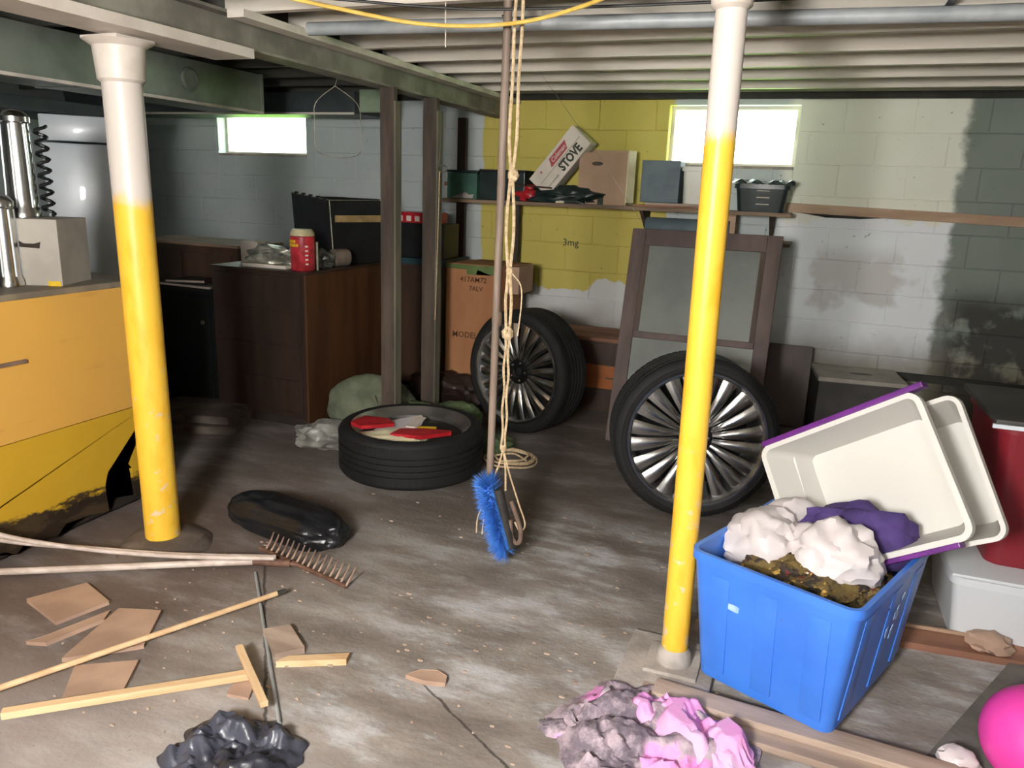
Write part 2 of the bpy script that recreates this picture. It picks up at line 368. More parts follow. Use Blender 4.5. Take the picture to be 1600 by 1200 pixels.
def prism(poly, t0, t1, axis='z', bm=None, mtx=None):
    t = bmesh.new()
    f = {'z': lambda u, v, w: (u, v, w), 'y': lambda u, v, w: (u, w, v), 'x': lambda u, v, w: (w, u, v)}[axis]
    A = [t.verts.new(f(u, v, t0)) for u, v in poly]; B = [t.verts.new(f(u, v, t1)) for u, v in poly]
    t.faces.new(A); t.faces.new(B[::-1])
    for i in range(len(poly)): j = (i+1) % len(poly); t.faces.new((A[i], A[j], B[j], B[i]))
    bmesh.ops.triangulate(t, faces=[x for x in t.faces if len(x.verts) > 4])
    if mtx: t.transform(mtx)
    if bm is None: return t
    return merge(bm, t)
def lump(rx, ry, rz, amp=.15, freq=4, seed=0, sub=4, flat=True, ridg=0.0):
    """crumpled cloth or bag resting on z=0"""
    t = bmesh.new(); bmesh.ops.create_icosphere(t, subdivisions=sub, radius=1)
    off = V(seed*3.7, seed*1.3, seed*2.1)
    for v in t.verts:
        d = v.co.normalized(); n = noise.fractal(d*freq*.5+off, 1.0, 2.0, 5)
        if ridg: n += ridg*(1-abs(noise.noise(d*freq+off))*2.5)
        k = 1+amp*n
        p = V(d.x*rx*k, d.y*ry*k, max(0, (d.z*k+.55)/1.55)*rz if flat else d.z*rz*k)
        
        v.co = p
    return t
def sheet(outline_fn, nx, ny, hfn, thick=.004):
    """thin cloth over a grid: outline_fn(u,v)->(x,y), hfn(x,y)->z"""
    t = bmesh.new(); G = [[None]*(ny+1) for _ in range(nx+1)]
    for i in range(nx+1):
        for j in range(ny+1):
            x, y = outline_fn(i/nx, j/ny); G[i][j] = t.verts.new((x, y, hfn(x, y)))
    for i in range(nx):
        for j in range(ny): t.faces.new((G[i][j], G[i+1][j], G[i+1][j+1], G[i][j+1]))
    bmesh.ops.solidify(t, geom=t.faces[:], thickness=thick)
    return t
def text_bm(s, size, thick=.0006, align='CENTER', bold=0.0, shear=0.0):
    c = bpy.data.curves.new('t', 'FONT'); c.body = s; c.size = size; c.extrude = thick; c.align_x = align; c.align_y = 'CENTER'; c.offset = bold; c.shear = shear; c.resolution_u = 2
    o = bpy.data.objects.new('t', c); COL.objects.link(o)
    dg = bpy.context.evaluated_depsgraph_get(); me = bpy.data.meshes.new_from_object(o.evaluated_get(dg))
    t = bmesh.new(); t.from_mesh(me); bpy.data.meshes.remove(me); bpy.data.objects.remove(o); bpy.data.curves.remove(c)
    return t
def tapered_box(w0, d0, w1, d1, h, t=.004, rim=.012, rad=.03, seg=4, zf=.004):
    """open-topped tub: base w0 x d0, mouth w1 x d1"""
    def loop(w, d, r, z):
        r = max(min(r, w/2-.001, d/2-.001), .001); out = []
        for cx, cy, a0 in ((w/2-r, d/2-r, 0), (-w/2+r, d/2-r, PI/2), (-w/2+r, -d/2+r, PI), (w/2-r, -d/2+r, 1.5*PI)):
            for k in range(seg+1):
                a = a0+PI/2*k/seg; out.append((cx+r*math.cos(a), cy+r*math.sin(a), z))
        return out
    L = [loop(w0, d0, rad, 0), loop(w1, d1, rad, h-.03), loop(w1+2*rim, d1+2*rim, rad+rim, h-.028), loop(w1+2*rim, d1+2*rim, rad+rim, h), loop(w1-2*t, d1-2*t, rad-t, h), loop(w0-2*t, d0-2*t, rad-t, zf)]
    b = bmesh.new(); R = [[b.verts.new(p) for p in l] for l in L]; n = len(R[0])
    for i in range(len(R)-1):
        for k in range(n): b.faces.new((R[i][k], R[i][(k+1) % n], R[i+1][(k+1) % n], R[i+1][k]))
    b.faces.new(R[0]); b.faces.new(R[-1]); return b
def clone(o, parent=None):
    c = o.copy(); COL.objects.link(c); c.parent = parent
    for ch in [q for q in bpy.data.objects if q.parent == o]: clone(ch, c)
    return c

# ------------------------------------------------------------------ structure
WY = 5.6; CZ = 2.13; TOP = 2.34; XL, XR, YB = -6.2, 2.6, -1.6
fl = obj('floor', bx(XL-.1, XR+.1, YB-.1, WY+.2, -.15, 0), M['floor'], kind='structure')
ce = obj('ceiling', bx(XL-.1, XR+.1, YB-.1, WY+.3, TOP, TOP+.05), M['subfloor'], kind='structure')
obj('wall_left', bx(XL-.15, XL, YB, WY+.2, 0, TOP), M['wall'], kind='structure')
obj('wall_right', bx(XR, XR+.15, YB, WY+.2, 0, TOP), M['wall'], kind='structure')
obj('wall_front', bx(XL, XR, YB-.15, YB, 0, TOP), M['wall'], kind='structure')
# back wall: mortar core with openings + individual concrete blocks
WINS = [(-1.06, -.21, 1.70, 2.095), (-4.99, -4.07, 1.70, 2.07)]
core = NBM()
xs = sorted([XL, XR]+[v for q in WINS for v in q[:2]])
bx(XL, XR, WY+.0015, WY+.2, 0, 1.70, bm=core)
for a, b in ((XL, WINS[1][0]), (WINS[1][1], WINS[0][0]), (WINS[0][1], XR)): bx(a, b, WY+.0015, WY+.2, 1.70, CZ, bm=core)
for q in WINS: bx(q[0], q[1], WY+.0015, WY+.2, q[3], CZ, bm=core)
wb = obj('wall_back', core, M['wall'], kind='structure')
bcache = {}
def block(x0, x1, z0, z1):
    if x1-x0 < .03 or z1-z0 < .02: return
    key = (round(x1-x0, 3), round(z1-z0, 3))
    g = .0015
    if key not in bcache:
        t = bx(g, key[0]-g, -.0, .02, g, key[1]-g)
        bmesh.ops.bevel(t, geom=[e for e in t.edges if all(v.co.y < .001 for v in e.verts)], offset=.0035, segments=1, affect='EDGES')
        me = bpy.data.meshes.new('concrete_block'); bmesh.ops.recalc_face_normals(t, faces=t.faces); t.to_mesh(me); t.free(); me.materials.append(M['wall']); bcache[key] = me
    o = bpy.data.objects.new('concrete_block', bcache[key]); COL.objects.link(o); o.parent = wb
    o.location = (x0, WY-.004+random.uniform(-.0015, .0015), z0)
zs = [CZ-.203*k for k in range(12)]
for r in range(11):
    z1 = zs[r]; z0 = max(z1-.203, 0)
    if z1 < .02: break
    off = 0 if r % 2 else .203
    x = -1.76+off-.406*11
    while x < XR:
        a, b = max(x, XL), min(x+.406, XR); x += .406
        if b-a < .05: continue
        segs = [(a, b, z0, z1)]
        for q in WINS:
            new = []
            for s in segs:
                if s[1] <= q[0] or s[0] >= q[1] or s[3] <= q[2] or s[2] >= q[3]: new.append(s); continue
                if s[0] < q[0]: new.append((s[0], q[0], s[2], s[3]))
                if s[1] > q[1]: new.append((q[1], s[1], s[2], s[3]))
                mx0, mx1 = max(s[0], q[0]), min(s[1], q[1])
                if s[2] < q[2]-.02: new.append((mx0, mx1, s[2], q[2]))
            segs = new
        for s in segs: block(*s)
obj('sill_plate', bx(XL, XR, WY-.03, WY+.2, CZ+.001, CZ+.042), M['sill'], wb)
obj('rim_joist', bx(XL, XR, WY+.08, WY+.2, CZ+.042, TOP), M['joist'], wb)
obj('trim_1', bx(-2.0, XR, WY-.03, WY-.006, .36, .41), M['sill'], kind='structure')
# windows: reveal, frame, sash bars, pane, sill
def window(name, q):
    x0, x1, z0, z1 = q; f = NBM(); y0, y1 = WY+.10, WY+.14; t = .022
    bx(x0, x1, y0, y1, z0, z0+t, bm=f); bx(x0, x1, y0, y1, z1-t, z1, bm=f); bx(x0, x0+t, y0, y1, z0+t, z1-t, bm=f); bx(x1-t, x1, y0, y1, z0+t, z1-t, bm=f)
    w_ = obj(name, f, M['joist'], kind='structure')
    obj('pane', bx(x0+t, x1-t, y0+.015, y0+.019, z0+t, z1-t), M['glass'], w_)
    obj('reveal', bx(x0-.0, x1+.0, WY-.01, y0, z0-.015, z0+.004), M['concrete'], w_)
window('window_1', WINS[0]); window('window_2', WINS[1])
setp(single('lawn', bx(-14, 12, WY+.6, WY+16, 1.55, 1.66), M['grass'], 'green lawn outside beyond the basement windows', 'lawn'), kind='structure')
# joists and steel beam
jm = None
k = 0; y = WY-.52
while y > YB:
    b = bx(-2.30, XR, y-.02, y+.02, CZ, TOP); obj('joist', b, M['joist'], ce)
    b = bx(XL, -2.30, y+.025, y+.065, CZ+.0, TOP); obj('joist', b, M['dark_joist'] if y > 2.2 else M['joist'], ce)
    y -= .40
def ibeam(y0, y1, bm):
    bx(-.06, .06, y0, y1, 0, .012, bm=bm); bx(-.06, .06, y0, y1, .116, .128, bm=bm); bx(-.006, .006, y0, y1, .012, .116, bm=bm); return bm
be = obj('steel_beam', ibeam(-1.5, WY+.1, NBM()), mat('dusty_beam', (150, 146, 134), (112, 108, 98), 4, .7), ce, label='steel beam under the joists'); be.location = (-2.30, 0, CZ-.128)
nb = NBM(); bx(-.055, .055, -1.5, 2.35, .128, .129, bm=nb)
be2 = obj('packing_board', bx(-2.40, -2.20, 1.2, 2.7, CZ-.165, CZ-.128), M['cream_post'], ce)
# strip of pale joist ledge above the beam
obj('nailer', bx(-2.24, -2.16, 2.6, WY, CZ-.03, CZ-.001), M['joist'], ce)

# ------------------------------------------------------------------ columns
def column(x, y, r, m, label, ztop, base, lean):
    t = thing('support_column', label, 'column', (x, y, 0), rot=(0, -lean, 0))
    obj('post', lathe([(r, .02), (r, ztop)], 40), m, t, True)
    obj('top_plate', bx(-.085, .085, -.085, .085, ztop, ztop+.012, .002), M['cream_post'], t)
    obj('collar', lathe([(r+.001, ztop-.14), (r+.012, ztop-.13), (r+.02, ztop-.02), (r+.05, ztop)], 32), M['cream_post'], t, True)
    if base == 'square':
        obj('base_plate', bx(-.16, .13, -.19, .15, 0, .022, .006), M['concrete'], t, label='cement grey square base plate')
        obj('flange', bx(-.085, .085, -.085, .085, .02, .034, .004), M['concrete'], t)
        obj('foot_collar', lathe([(r+.016, .03), (r+.012, .07), (r+.001, .085)], 32), M['concrete'], t, True)
    else:
        b = lathe([(0, .05), (.09, .05), (.15, .036), (.19, 0)], 24)
        for v in b.verts: v.co *= 1+.1*noise.noise(v.co*14)
        obj('base_plate', b, M['concrete_dark'], t, True, label='rough cement mound')
    return t
column(-2.385, 2.227, .068, M['colL'], 'thick steel post on the left, cream above and yellow below, beside the yellow bench', CZ-.177, 'round', .012)
column(-.268, 2.262, .042, M['colR'], 'slim steel post on the right, standing just behind the blue bin', CZ-.014, 'square', .010)
# ------------------------------------------------------------------ stud partition
for (x, y, wdt, lab) in ((-2.25, 3.84, .085, 'brown timber stud nearest the dresser'), (-2.25, 4.34, .09, 'wide brown timber stud second from the dresser'),
                          (-2.615, 5.565, .07, 'dark brown timber stud against the back wall behind the green metal box')):
    t = thing('wall_stud', lab, 'timber stud', (x, y, 0), 0, 'bare timber studs')
    obj('board', bx(-wdt/2, wdt/2, -.02, .02, 0.0125, CZ-.129, .002), M['stud'] if y < 5 else M['dark_wood'], t)
    if y < 5: obj('edge_strip', bx(wdt/2, wdt/2+.012, -.02, .045, .02, CZ-.2, .002), M['stud_light'], t, label='pale strip')
obj('sole_plate', bx(-2.3, -2.2, 3.6, 5.5, 0.0005, .012), M['stud'], fl)

# ------------------------------------------------------------------ ducts
t = thing('heating_duct', 'long grey green sheet metal duct under the left ceiling', 'duct', (-3.3, 0, 0))
obj('duct_body', bx(-.42, 0, -.8, 4.12, 1.90, 2.115, .003), M['duct'], t)
for yy in (.6, 1.75, 2.92, 4.105): obj('seam_band', bx(-.423, .004, yy-.012, yy+.012, 1.895, 2.118), M['duct'], t)
obj('takeoff_ring', lathe([(.055, 0), (.062, .006), (.062, .012), (.05, .02), (.048, .008), (0, .008)], 28, mtx=Matrix.Translation((0, 3.5, 2.01)) @ Matrix.Rotation(PI/2, 4, 'Y')), M['duct'], t, True)
obj('flange_strip', bx(-.02, .012, -.8, 4.1, 1.885, 1.90), M['joist'], t)
t = thing('cross_duct', 'dark blue grey duct running crosswise above the left window', 'duct', (-4.2, 4.95, 0))
obj('duct_body', bx(-1.8, 1.02, 0, .4, 1.975, 2.12, .003), M['duct2'], t)
obj('lower_flange', bx(-1.8, 1.02, -.006, .0, 1.965, 1.98), M['joist'], t)
single('vent_box', bx(-.1, .1, -.01, .05, 0, .15, .003), mat('pale_green_metal', (150, 168, 140), (128, 146, 120), 5), 'pale green metal box hung at the end of the dark cross duct', 'vent', (-3.0, 4.9, 1.975), 0)
# lower dark duct at far left
t = thing('low_duct', 'dark duct below the long grey duct, leading to the furnace', 'duct', (-4.15, 2.9, 0))
obj('duct_body', bx(-.75, -.05, -.4, 1.1, 1.82, 1.895, .003), M['duct2'], t)

# ------------------------------------------------------------------ yellow bench
t = thing('yellow_workbench', 'yellow painted wooden workbench with broken lower corner, beside the thick post', 'workbench', (-2.8, 0, 0))
obj('carcass', bx(-.62, -.02, .5, 2.60, .02, 1.02), M['dark_void'], t)
obj('bench_top', bx(-.66, .012, .48, 2.64, 1.02, 1.045, .003), M['bench_top'], t)
up_ = bmesh.new()
obj('upper_panel', bx(-.018, .006, .48, 2.62, .475, 1.02, .003), M['bench'], t)
poly = [(.48, .02), (.7, .05), (.9, .03)]
yy = .9
random.seed(3)
while yy < 2.2: yy += .045; poly.append((yy, max(.01, .035+random.uniform(-.02, .03))))
poly += [(2.33, .03), (2.335, .10), (2.32, .15), (2.34, .21), (2.38, .235), (2.44, .23), (2.47, .19), (2.48, .05), (2.62, .04), (2.62, .47), (.48, .47)]
obj('lower_panel', prism(poly, -.02, -.003, 'x'), M['bench_low'], t, label='lower panel with peeling paint')
obj('slot_handle', bx(.004, .016, 1.7, 2.02, .775, .79, .003), M['leather'], t)
# objects on bench
t = thing('beige_carton', 'beige cardboard carton with a dark hand slot standing on the yellow bench', 'box', (-2.97, 2.28, 1.046), .42)
obj('carton_body', bx(-.14, .115, -.10, .14, 0, .265, .003), M['beige_box'], t)
obj('hand_slot', prism([(-.05, .155), (.04, .15), (.045, .175), (.02, .168), (-.02, .168), (-.045, .182)], -.104, -.099, 'y'), M['dark_void'], t)
obj('tape', bx(.06, .11, -.103, -.099, 0, .02), M['yellow'], t)
def canister(x, y, z, r, h, lab):
    t = thing('metal_canister', lab, 'canister', (x, y, z), 0, 'silver canisters')
    obj('body', lathe([(0, 0), (r*1.15, 0), (r*1.15, .02), (r, .035)]+[(r*(1-.12*i/8), .035+(h-.09)*i/8) for i in range(9)]+[(r*1.02, h-.05), (r*1.02, h-.03), (r*.7, h-.01), (0, h)], 32), M['chrome'], t, True)
    for s in range(6):
        a = s*PI/3; obj('rib', tube([(r*math.cos(a), r*math.sin(a), .04), (r*.9*math.cos(a), r*.9*math.sin(a), h-.06)], .004, 6), M['white_metal'], t, True)
canister(-3.03, 2.26, 1.3115, .055, .42, 'taller silver canister with ribs on the beige carton')
canister(-2.985, 2.13, 1.0465, .045, .36, 'shorter silver canister left of the beige carton')
pts = [(.022*math.cos(a*.9), .022*math.sin(a*.9), .008+a*.0062) for a in range(0, 58)]
single('coiled_hose', tube(pts, .007, 6), M['black'], 'black coiled hose standing right of the silver canisters', 'hose', (-2.985, 2.335, 1.3115), 0, True)
# furnace
t = thing('white_furnace', 'tall white enamelled heater cabinet behind the yellow bench', 'heater', (-4.24, 3.60, 0), .78)
obj('lower_case', bx(-.20, .20, -.22, .22, .05, .87, .02), M['white_metal'], t, True)
obj('upper_case', bx(-.20, .20, -.22, .22, .876, 1.66, .02), M['white_metal'], t, True)
obj('top_cap', bx(-.202, .202, -.222, .222, 1.668, 1.815, .012), M['white_metal'], t, True)
obj('base', bx(-.2, .2, -.2, .2, 0, .05), M['black'], t)
obj('side_tag', bx(.201, .215, -.22, -.13, 1.36, 1.55, .002), M['cream_card'], t, label='cream tag')
# sideboard behind
t = thing('brown_sideboard', 'dark brown sideboard with pale top edge behind the thick post', 'sideboard', (-4.0, 4.26, 0))
obj('case', bx(-.62, .32, 0, .45, .05, 1.03, .004), M['dark_wood'], t); obj('top_board', bx(-.64, .34, -.02, .47, 1.03, 1.05, .003), M['shelf'], t)
for i in (0, 1): obj('door', bx(-.58+i*.44, -.17+i*.44, -.014, 0, .12, .98, .003), M['dark_wood'], t)
obj('plinth', bx(-.6, .3, .03, .43, 0, .05), M['black'], t)
t = thing('black_cabinet', 'low black cabinet between the thick post and the dresser', 'cabinet', (-3.74, 3.80, 0))
obj('case', bx(-.3, .24, 0, .42, .05, .80, .004), M['black'], t); obj('top_board', bx(-.32, .26, -.02, .42, .80, .82, .003), M['black'], t)
obj('door', bx(-.28, .22, -.014, 0, .08, .76, .003), M['black'], t); obj('plinth', bx(-.28, .22, .03, .4, 0, .05), M['black'], t)
obj('knob', lathe([(0, 0), (.012, 0), (.014, .012), (0, .018)], 12, mtx=Matrix.Translation((.17, -.014, .6)) @ Matrix.Rotation(PI/2, 4, 'X')), M['wire'], t, True)
for i, (p, q, lab) in enumerate((((-.22, .05, 0), (.12, .02, .02), 'upper of two pale sticks on the black cabinet'), ((-.2, .0, 0), (.26, -.02, .0), 'lower of two pale sticks on the black cabinet'))):
    single('pale_stick', tube([V(*p), V(*q)], .007, 8), M['white_wood'], lab, 'stick', (-3.72, 3.82-.06*i, .829), 0, True, 'pale sticks')
t = thing('brown_carton', 'small brown carton behind the left end of the dresser', 'box', (-3.66, 4.7, 0))
obj('carton_body', bx(-.14, .12, 0, .2, 0, .97, .003), M['dark_wood'], t); obj('flap', bx(-.15, .0, -.01, .02, .971, .977), M['cardboard'], t)
single('concrete_slab', bx(-.26, .26, -.2, .2, 0, .05, .01), M['concrete_dark'], 'flat grey slab on the floor in front of the black cabinet, the upper one', 'slab', (-3.47, 3.62, .051), .3)
single('concrete_slab', bx(-.2, .3, -.2, .2, 0, .05, .01), M['concrete_dark'], 'larger flat slab under the other slab by the black cabinet', 'slab', (-3.46, 3.56, 0), .42)

# ------------------------------------------------------------------ dresser
t = thing('dresser', 'large dark brown wooden dresser with a red jar on top', 'dresser', (-2.785, 3.79, 0))
obj('left_front', bx(-.70, -.012, 0, .016, .06, .955, .002), M['dresser_front'], t)
for i in range(4): obj('drawer', bx(-.67, -.04, -.010, 0, .10+i*.212, .30+i*.212, .003), M['dresser_front'], t)
obj('side_panel', bx(-.016, 0, .016, .80, .03, .955, .002), M['dresser'], t); obj('side_panel', bx(-.016, -.002, .803, 1.05, .03, .955, .002), M['dresser'], t)
obj('edge_trim', bx(-.012, .002, -.004, .016, .03, .955, .002), M['dresser'], t)
obj('side_panel', bx(-.70, -.684, .016, 1.05, .03, .955, .002), M['dresser_front'], t)
obj('back_panel', bx(-.684, -.016, 1.034, 1.05, .03, .955), M['dresser_front'], t)
obj('top', bx(-.71, .01, -.012, 1.06, .955, .972, .004), M['dresser_front'], t)
obj('plinth', bx(-.68, -.02, .03, 1.03, 0, .06), M['dark_void'], t)
DT = .9725
t = thing('red_jar', 'red labelled plastic jar with cream lid on the dresser corner', 'jar', (-2.88, 3.90, DT))
obj('jar_body', lathe([(0, 0), (.066, 0), (.072, .008), (.073, .20), (.066, .205)], 40), M['jar_red'], t, True)
obj('lid', lathe([(.066, .203), (.073, .206), (.071, .222), (.060, .240), (.058, .243), (0, .243)], 40), M['jar_cream'], t, True, label='cream domed lid')
def wrap(bm, r, z, a0):
    for v in bm.verts:
        a = a0+v.co.x/r; rr = r+v.co.z; v.co = V(rr*math.cos(a), rr*math.sin(a), z+v.co.y)
    return bm
lb = NBM()
for r_, n_ in ((0, 4), (1, 5)):
    for c_ in range(n_): bx(-.048+c_*.018, -.048+c_*.018+.015, .002-r_*.022, .019-r_*.022, .0006, .0016, bm=lb)
obj('lettering', wrap(lb, .0735, .162, -PI/2-.25), M['yellow'], t, label='yellow block print')
lb = NBM()
for r_ in range(5): bx(.034, .052, .06-r_*.026, .07-r_*.026, .0006, .0016, bm=lb)
obj('side_print', wrap(lb, .0735, .08, -PI/2+.35), M['carton_white'], t)
single('white_carton_small', bx(-.06, .06, -.05, .05, 0, .135, .003), M['carton_white'], 'small white carton at the left back corner of the dresser top', 'carton', (-3.40, 4.08, DT), .2)
single('white_tray', bx(-.15, .17, -.09, .1, 0, .022, .004), M['carton_white'], 'flat white tray left of the red jar', 'tray', (-3.14, 3.93, DT), .02)
single('silver_bag', lump(.17, .10, .10, .25, 5, 3, 4, ridg=.1), M['silver'], 'crumpled silver film bag lying on the white tray', 'bag', (-3.14, 3.95, DT+.023), 0, True)
single('silver_bag', lump(.17, .08, .10, .3, 5, 5, 4, ridg=.1), M['silver'], 'second crumpled silver bag, lying behind the red jar', 'bag', (-3.08, 4.19, DT), .1, True)
single('blue_packet', bx(-.07, .07, -.03, .03, 0, .07, .006), M['blue_film'], 'blue packet between the white carton and the silver bags', 'packet', (-3.28, 4.10, DT), .3)
single('clear_bag', lump(.12, .10, .12, .25, 5, 8, 4, ridg=.12), mat('smoky_film', (104, 104, 98), (60, 60, 56), 10, .25, bump=.4, bscale=20, bdist=.01), 'crumpled smoky clear bag right of the red jar', 'bag', (-2.95, 4.12, DT), .2, True)
single('steel_ruler', bx(-.006, .006, -.002, .002, 0, .17, .0005), M['wire'], 'thin steel strip standing against the right of the red jar', 'ruler', (-2.802, 3.935, DT), .2)
# black tapered crate standing on the dresser rear
t = thing('black_crate', 'large black open crate with worn pale rim at the back of the dresser', 'crate', (-3.05, 4.53, DT+.001), -.38)
obj('left_face', prism([(-.20, 0), (.24, 0), (.20, .405), (-.25, .44)], -.20, -.19, 'y'), M['black'], t)
obj('right_face', prism([(-.19, 0), (.20, 0), (.20, .41), (-.20, .405)], .19, .20, 'x', mtx=Matrix(((1, 0, .04-.0, 0), (0, 1, 0, 0), (0, 0, 1, 0), (0, 0, 0, 1))) @ Matrix.Identity(4)), M['black_green'] if False else M['black'], t)
obj('back_face', bx(-.23, .2, .19, .20, 0, .42), M['black'], t); obj('far_face', bx(-.24, -.23, -.19, .19, 0, .42), M['black'], t); obj('bottom', bx(-.2, .2, -.19, .19, 0, .006), M['black'], t)
obj('rim_strip', tube([(-.25, -.197, .443), (.20, -.197, .408)], .0045, 6), M['wire'], t, True, label='worn pale rim'); obj('rim_strip', tube([(.20, -.195, .408), (.20, .2, .412)], .004, 6), M['wire'], t, True, label='worn pale rim')
obj('corner_strip', tube([(.243, -.202, .0), (.203, -.202, .405)], .004, 6), M['wire'], t, True, label='pale worn corner')
obj('tan_slat', bx(.212, .226, -.17, .20, .27, .315, .002), M['tan_slat'], t, label='tan wooden slat')
for i in range(5): obj('rim_clip', bx(-.20+i*.085, -.175+i*.085, -.207, -.19, .425-i*.0066, .452-i*.0066, .002), M['black'], t)
single('paper_roll', lathe([(.02, -.05), (.055, -.05), (.055, .05), (.02, .05)], 28, closed=True, mtx=Matrix.Translation((0, 0, .055)) @ Matrix.Rotation(PI/2, 4, 'Y') @ Matrix.Rotation(0, 4, 'Z')), M['tissue'], 'dull brown paper roll lying at the right rear of the dresser', 'roll', (-2.845, 4.24, DT), 1.2, True)
# second cabinet between the studs
t = thing('rear_cabinet', 'brown cabinet with teal top edge seen between the timber studs', 'cabinet', (-2.62, 5.05, 0))
obj('case', bx(-.30, .10, 0, .4, .03, .93, .004), M['dark_wood'], t); obj('top_edge', bx(-.32, .12, -.02, .42, .93, .975, .003), M['teal'], t, label='teal top edge')
obj('door', bx(-.27, .07, -.014, 0, .08, .90, .003), M['dark_wood'], t)
single('black_speaker', bx(-.2, .2, 0, .25, 0, .25, .004), M['black'], 'black box standing on the brown cabinet between the studs', 'box', (-2.72, 5.08, .976))
t = thing('red_game_box', 'flat red box with white squares on top of the black box', 'box', (-2.70, 5.08, 1.2265))
obj('box_body', bx(-.22, .10, 0, .22, 0, .075, .002), M['red_card'], t)
for i in range(4): obj('print', bx(-.20+i*.07, -.16+i*.07, -.0015, 0, .012, .05), M['carton_white'], t, label='white square print')
for i, (x, z, wd) in enumerate(((-2.62, 1.50, .20), (-2.58, 1.575, .12))):
    single('wall_bracket_board', bx(-wd/2, wd/2, -.12, 0, 0, .03, .002), M['red_plank'] if i == 0 else M['stud'], ('lower short red brown board' if i == 0 else 'upper short dark board')+' fixed to the wall between the studs', 'board', (x, WY-.008, z))

# ------------------------------------------------------------------ shelves on the wall
t = thing('wall_shelf', 'long brown wall shelf holding the boxes under the yellow wall', 'shelf', (0, 0, 0))
obj('board', bx(-2.68, -.18, 5.28, WY-.06, 1.385, 1.41, .003), M['shelf'], t)
obj('leg', bx(-2.125, -2.085, 5.44, 5.48, 0, 1.384, .002), M['stud'], t)
for x in (-1.15, -.3): obj('bracket', prism([(5.32, 1.384), (WY-.008, 1.384), (WY-.008, 1.22)], x-.012, x+.012, 'x'), M['stud'], t)
SZ = 1.411
t = thing('lower_shelf', 'short lower board under the long shelf, behind the brown framed panel', 'shelf')
obj('board', bx(-1.14, -.16, 5.22, WY-.01, 1.20, 1.222, .003), M['shelf'], t)
t = thing('grey_roll', 'grey rolled sheet lying under the wall shelf', 'roll', (-1.10, 5.30, 1.223+.062))
obj('roll', lathe([(0, 0), (.058, 0), (.06, .004), (.06, .55), (0, .55)], 28, mtx=Matrix.Rotation(PI/2, 4, 'Y')), M['slate_blue'], t, True)
obj('end_cap', lathe([(0, -.004), (.045, -.004), (.045, .001), (0, .001)], 24, mtx=Matrix.Rotation(PI/2, 4, 'Y')), M['black'], t, True)
t = thing('green_metal_box', 'green metal box with chipped paint at the left end of the shelf', 'box', (-2.50, 5.32, SZ))
obj('box_body', bx(-.12, .12, 0, .2, 0, .185, .004), M['green_metal'], t); obj('lid', bx(-.125, .125, -.005, .205, .187, .205, .003), M['black_green'], t)
obj('chipped_patch', prism([(-.09, .006), (.09, .005), (.10, .035), (.06, .03), (.03, .05), (.0, .025), (-.05, .02)], -.0012, 0, 'y'), M['concrete'], t, label='bare patch')
t = thing('dark_case', 'dark green black case right of the green metal box', 'case', (-2.20, 5.33, SZ))
obj('box_body', bx(-.16, .19, 0, .2, 0, .20, .004), M['black_green'], t); obj('lid', bx(-.165, .195, -.005, .205, .201, .215, .003), M['black'], t)
single('red_bundle', lump(.11, .07, .12, .3, 4, 12), M['red_card'], 'dull red bundle behind the hanging rope on the shelf', 'bundle', (-1.98, 5.38, SZ), 0, True)
single('black_cloth_bag', lump(.30, .10, .12, .3, 4, 14, 4, ridg=.12), M['black_green'], 'black soft bag on the shelf under the leaning stove carton', 'bag', (-1.74, 5.39, SZ), 0, True)
single('small_tag', bx(-.03, .03, -.012, .012, 0, .012, .002), M['cream_card'], 'small pale tag on the shelf in front of the black soft bag', 'tag', (-1.72, 5.285, SZ), .2)
single('thin_rod', tube([(-.14, 0, .012), (.14, -.01, 0)], .006, 6), M['dark_wood'], 'thin dark rod sticking out beside the stove carton', 'rod', (-1.93, 5.30, SZ+.10), 0, True)
# camp stove carton, leaning
a = math.radians(51)
t = thing('stove_carton', 'white camping stove carton with STOVE print leaning on its corner', 'box', (-1.73, 5.30, 0), rot=(0, 0, 0))
sm = Matrix.Translation((-.10, .12, SZ+.085)) @ Matrix.Rotation(-a, 4, 'Y')
# local carton frame: x along the length, z across the height of the face, y depth
obj('carton_body', bx(-.035, .44, -.10, .05, -.03, .155, .003, mtx=sm), M['carton_white'], t)
FM = sm @ Matrix.Translation((0, -.1008, 0)) @ Matrix.Rotation(PI/2, 4, 'X')
obj('end_flap', bx(.441, .445, -.10, .045, -.028, .15, mtx=sm), M['cream_card'], t)
def face_text(s, size, x, z, m, nm, shear=0, bold=0, sx=1, dz=0, lab=None):
    b = text_bm(s, size, .0005, bold=bold, shear=shear)
    b.transform(FM @ Matrix.Translation((x, z, dz)) @ Matrix.Diagonal((sx, 1, 1, 1)))
    return obj(nm, b, m, t, label=lab)
face_text('STOVE', .086, .275, .020, M['ink'], 'lettering', bold=.0035, sx=.80, lab='large dark word STOVE')
obj('logo_panel', prism([(.135, .078), (.305, .078), (.335, .132), (.165, .132)], .0002, .0008, 'z', mtx=FM), M['pink_red'], t, label='red slanted logo panel')
face_text('Coleman', .046, .235, .105, M['carton_white'], 'logo_lettering', shear=.35, sx=.84, dz=.0008, bold=.0006)
obj('rule_line', bx(.0, .42, .062, .0645, 0, .0006, mtx=FM), M['ink'], t)
obj('small_print', merge(merge(text_bm('TWO-BURNER', .018, .0005), bmesh.new()), bmesh.new()), M['ink'], t)
sp_ = [q for q in bpy.data.objects if q.parent == t and q.name.startswith('small_print')][0]; sp_.data.transform(FM @ Matrix.Translation((.075, .005, 0)))
obj('spot', lathe([(0, 0), (.008, 0), (.008, .0006), (0, .0006)], 12, mtx=FM @ Matrix.Translation((.06, .115, 0))), M['pink_red'], t)
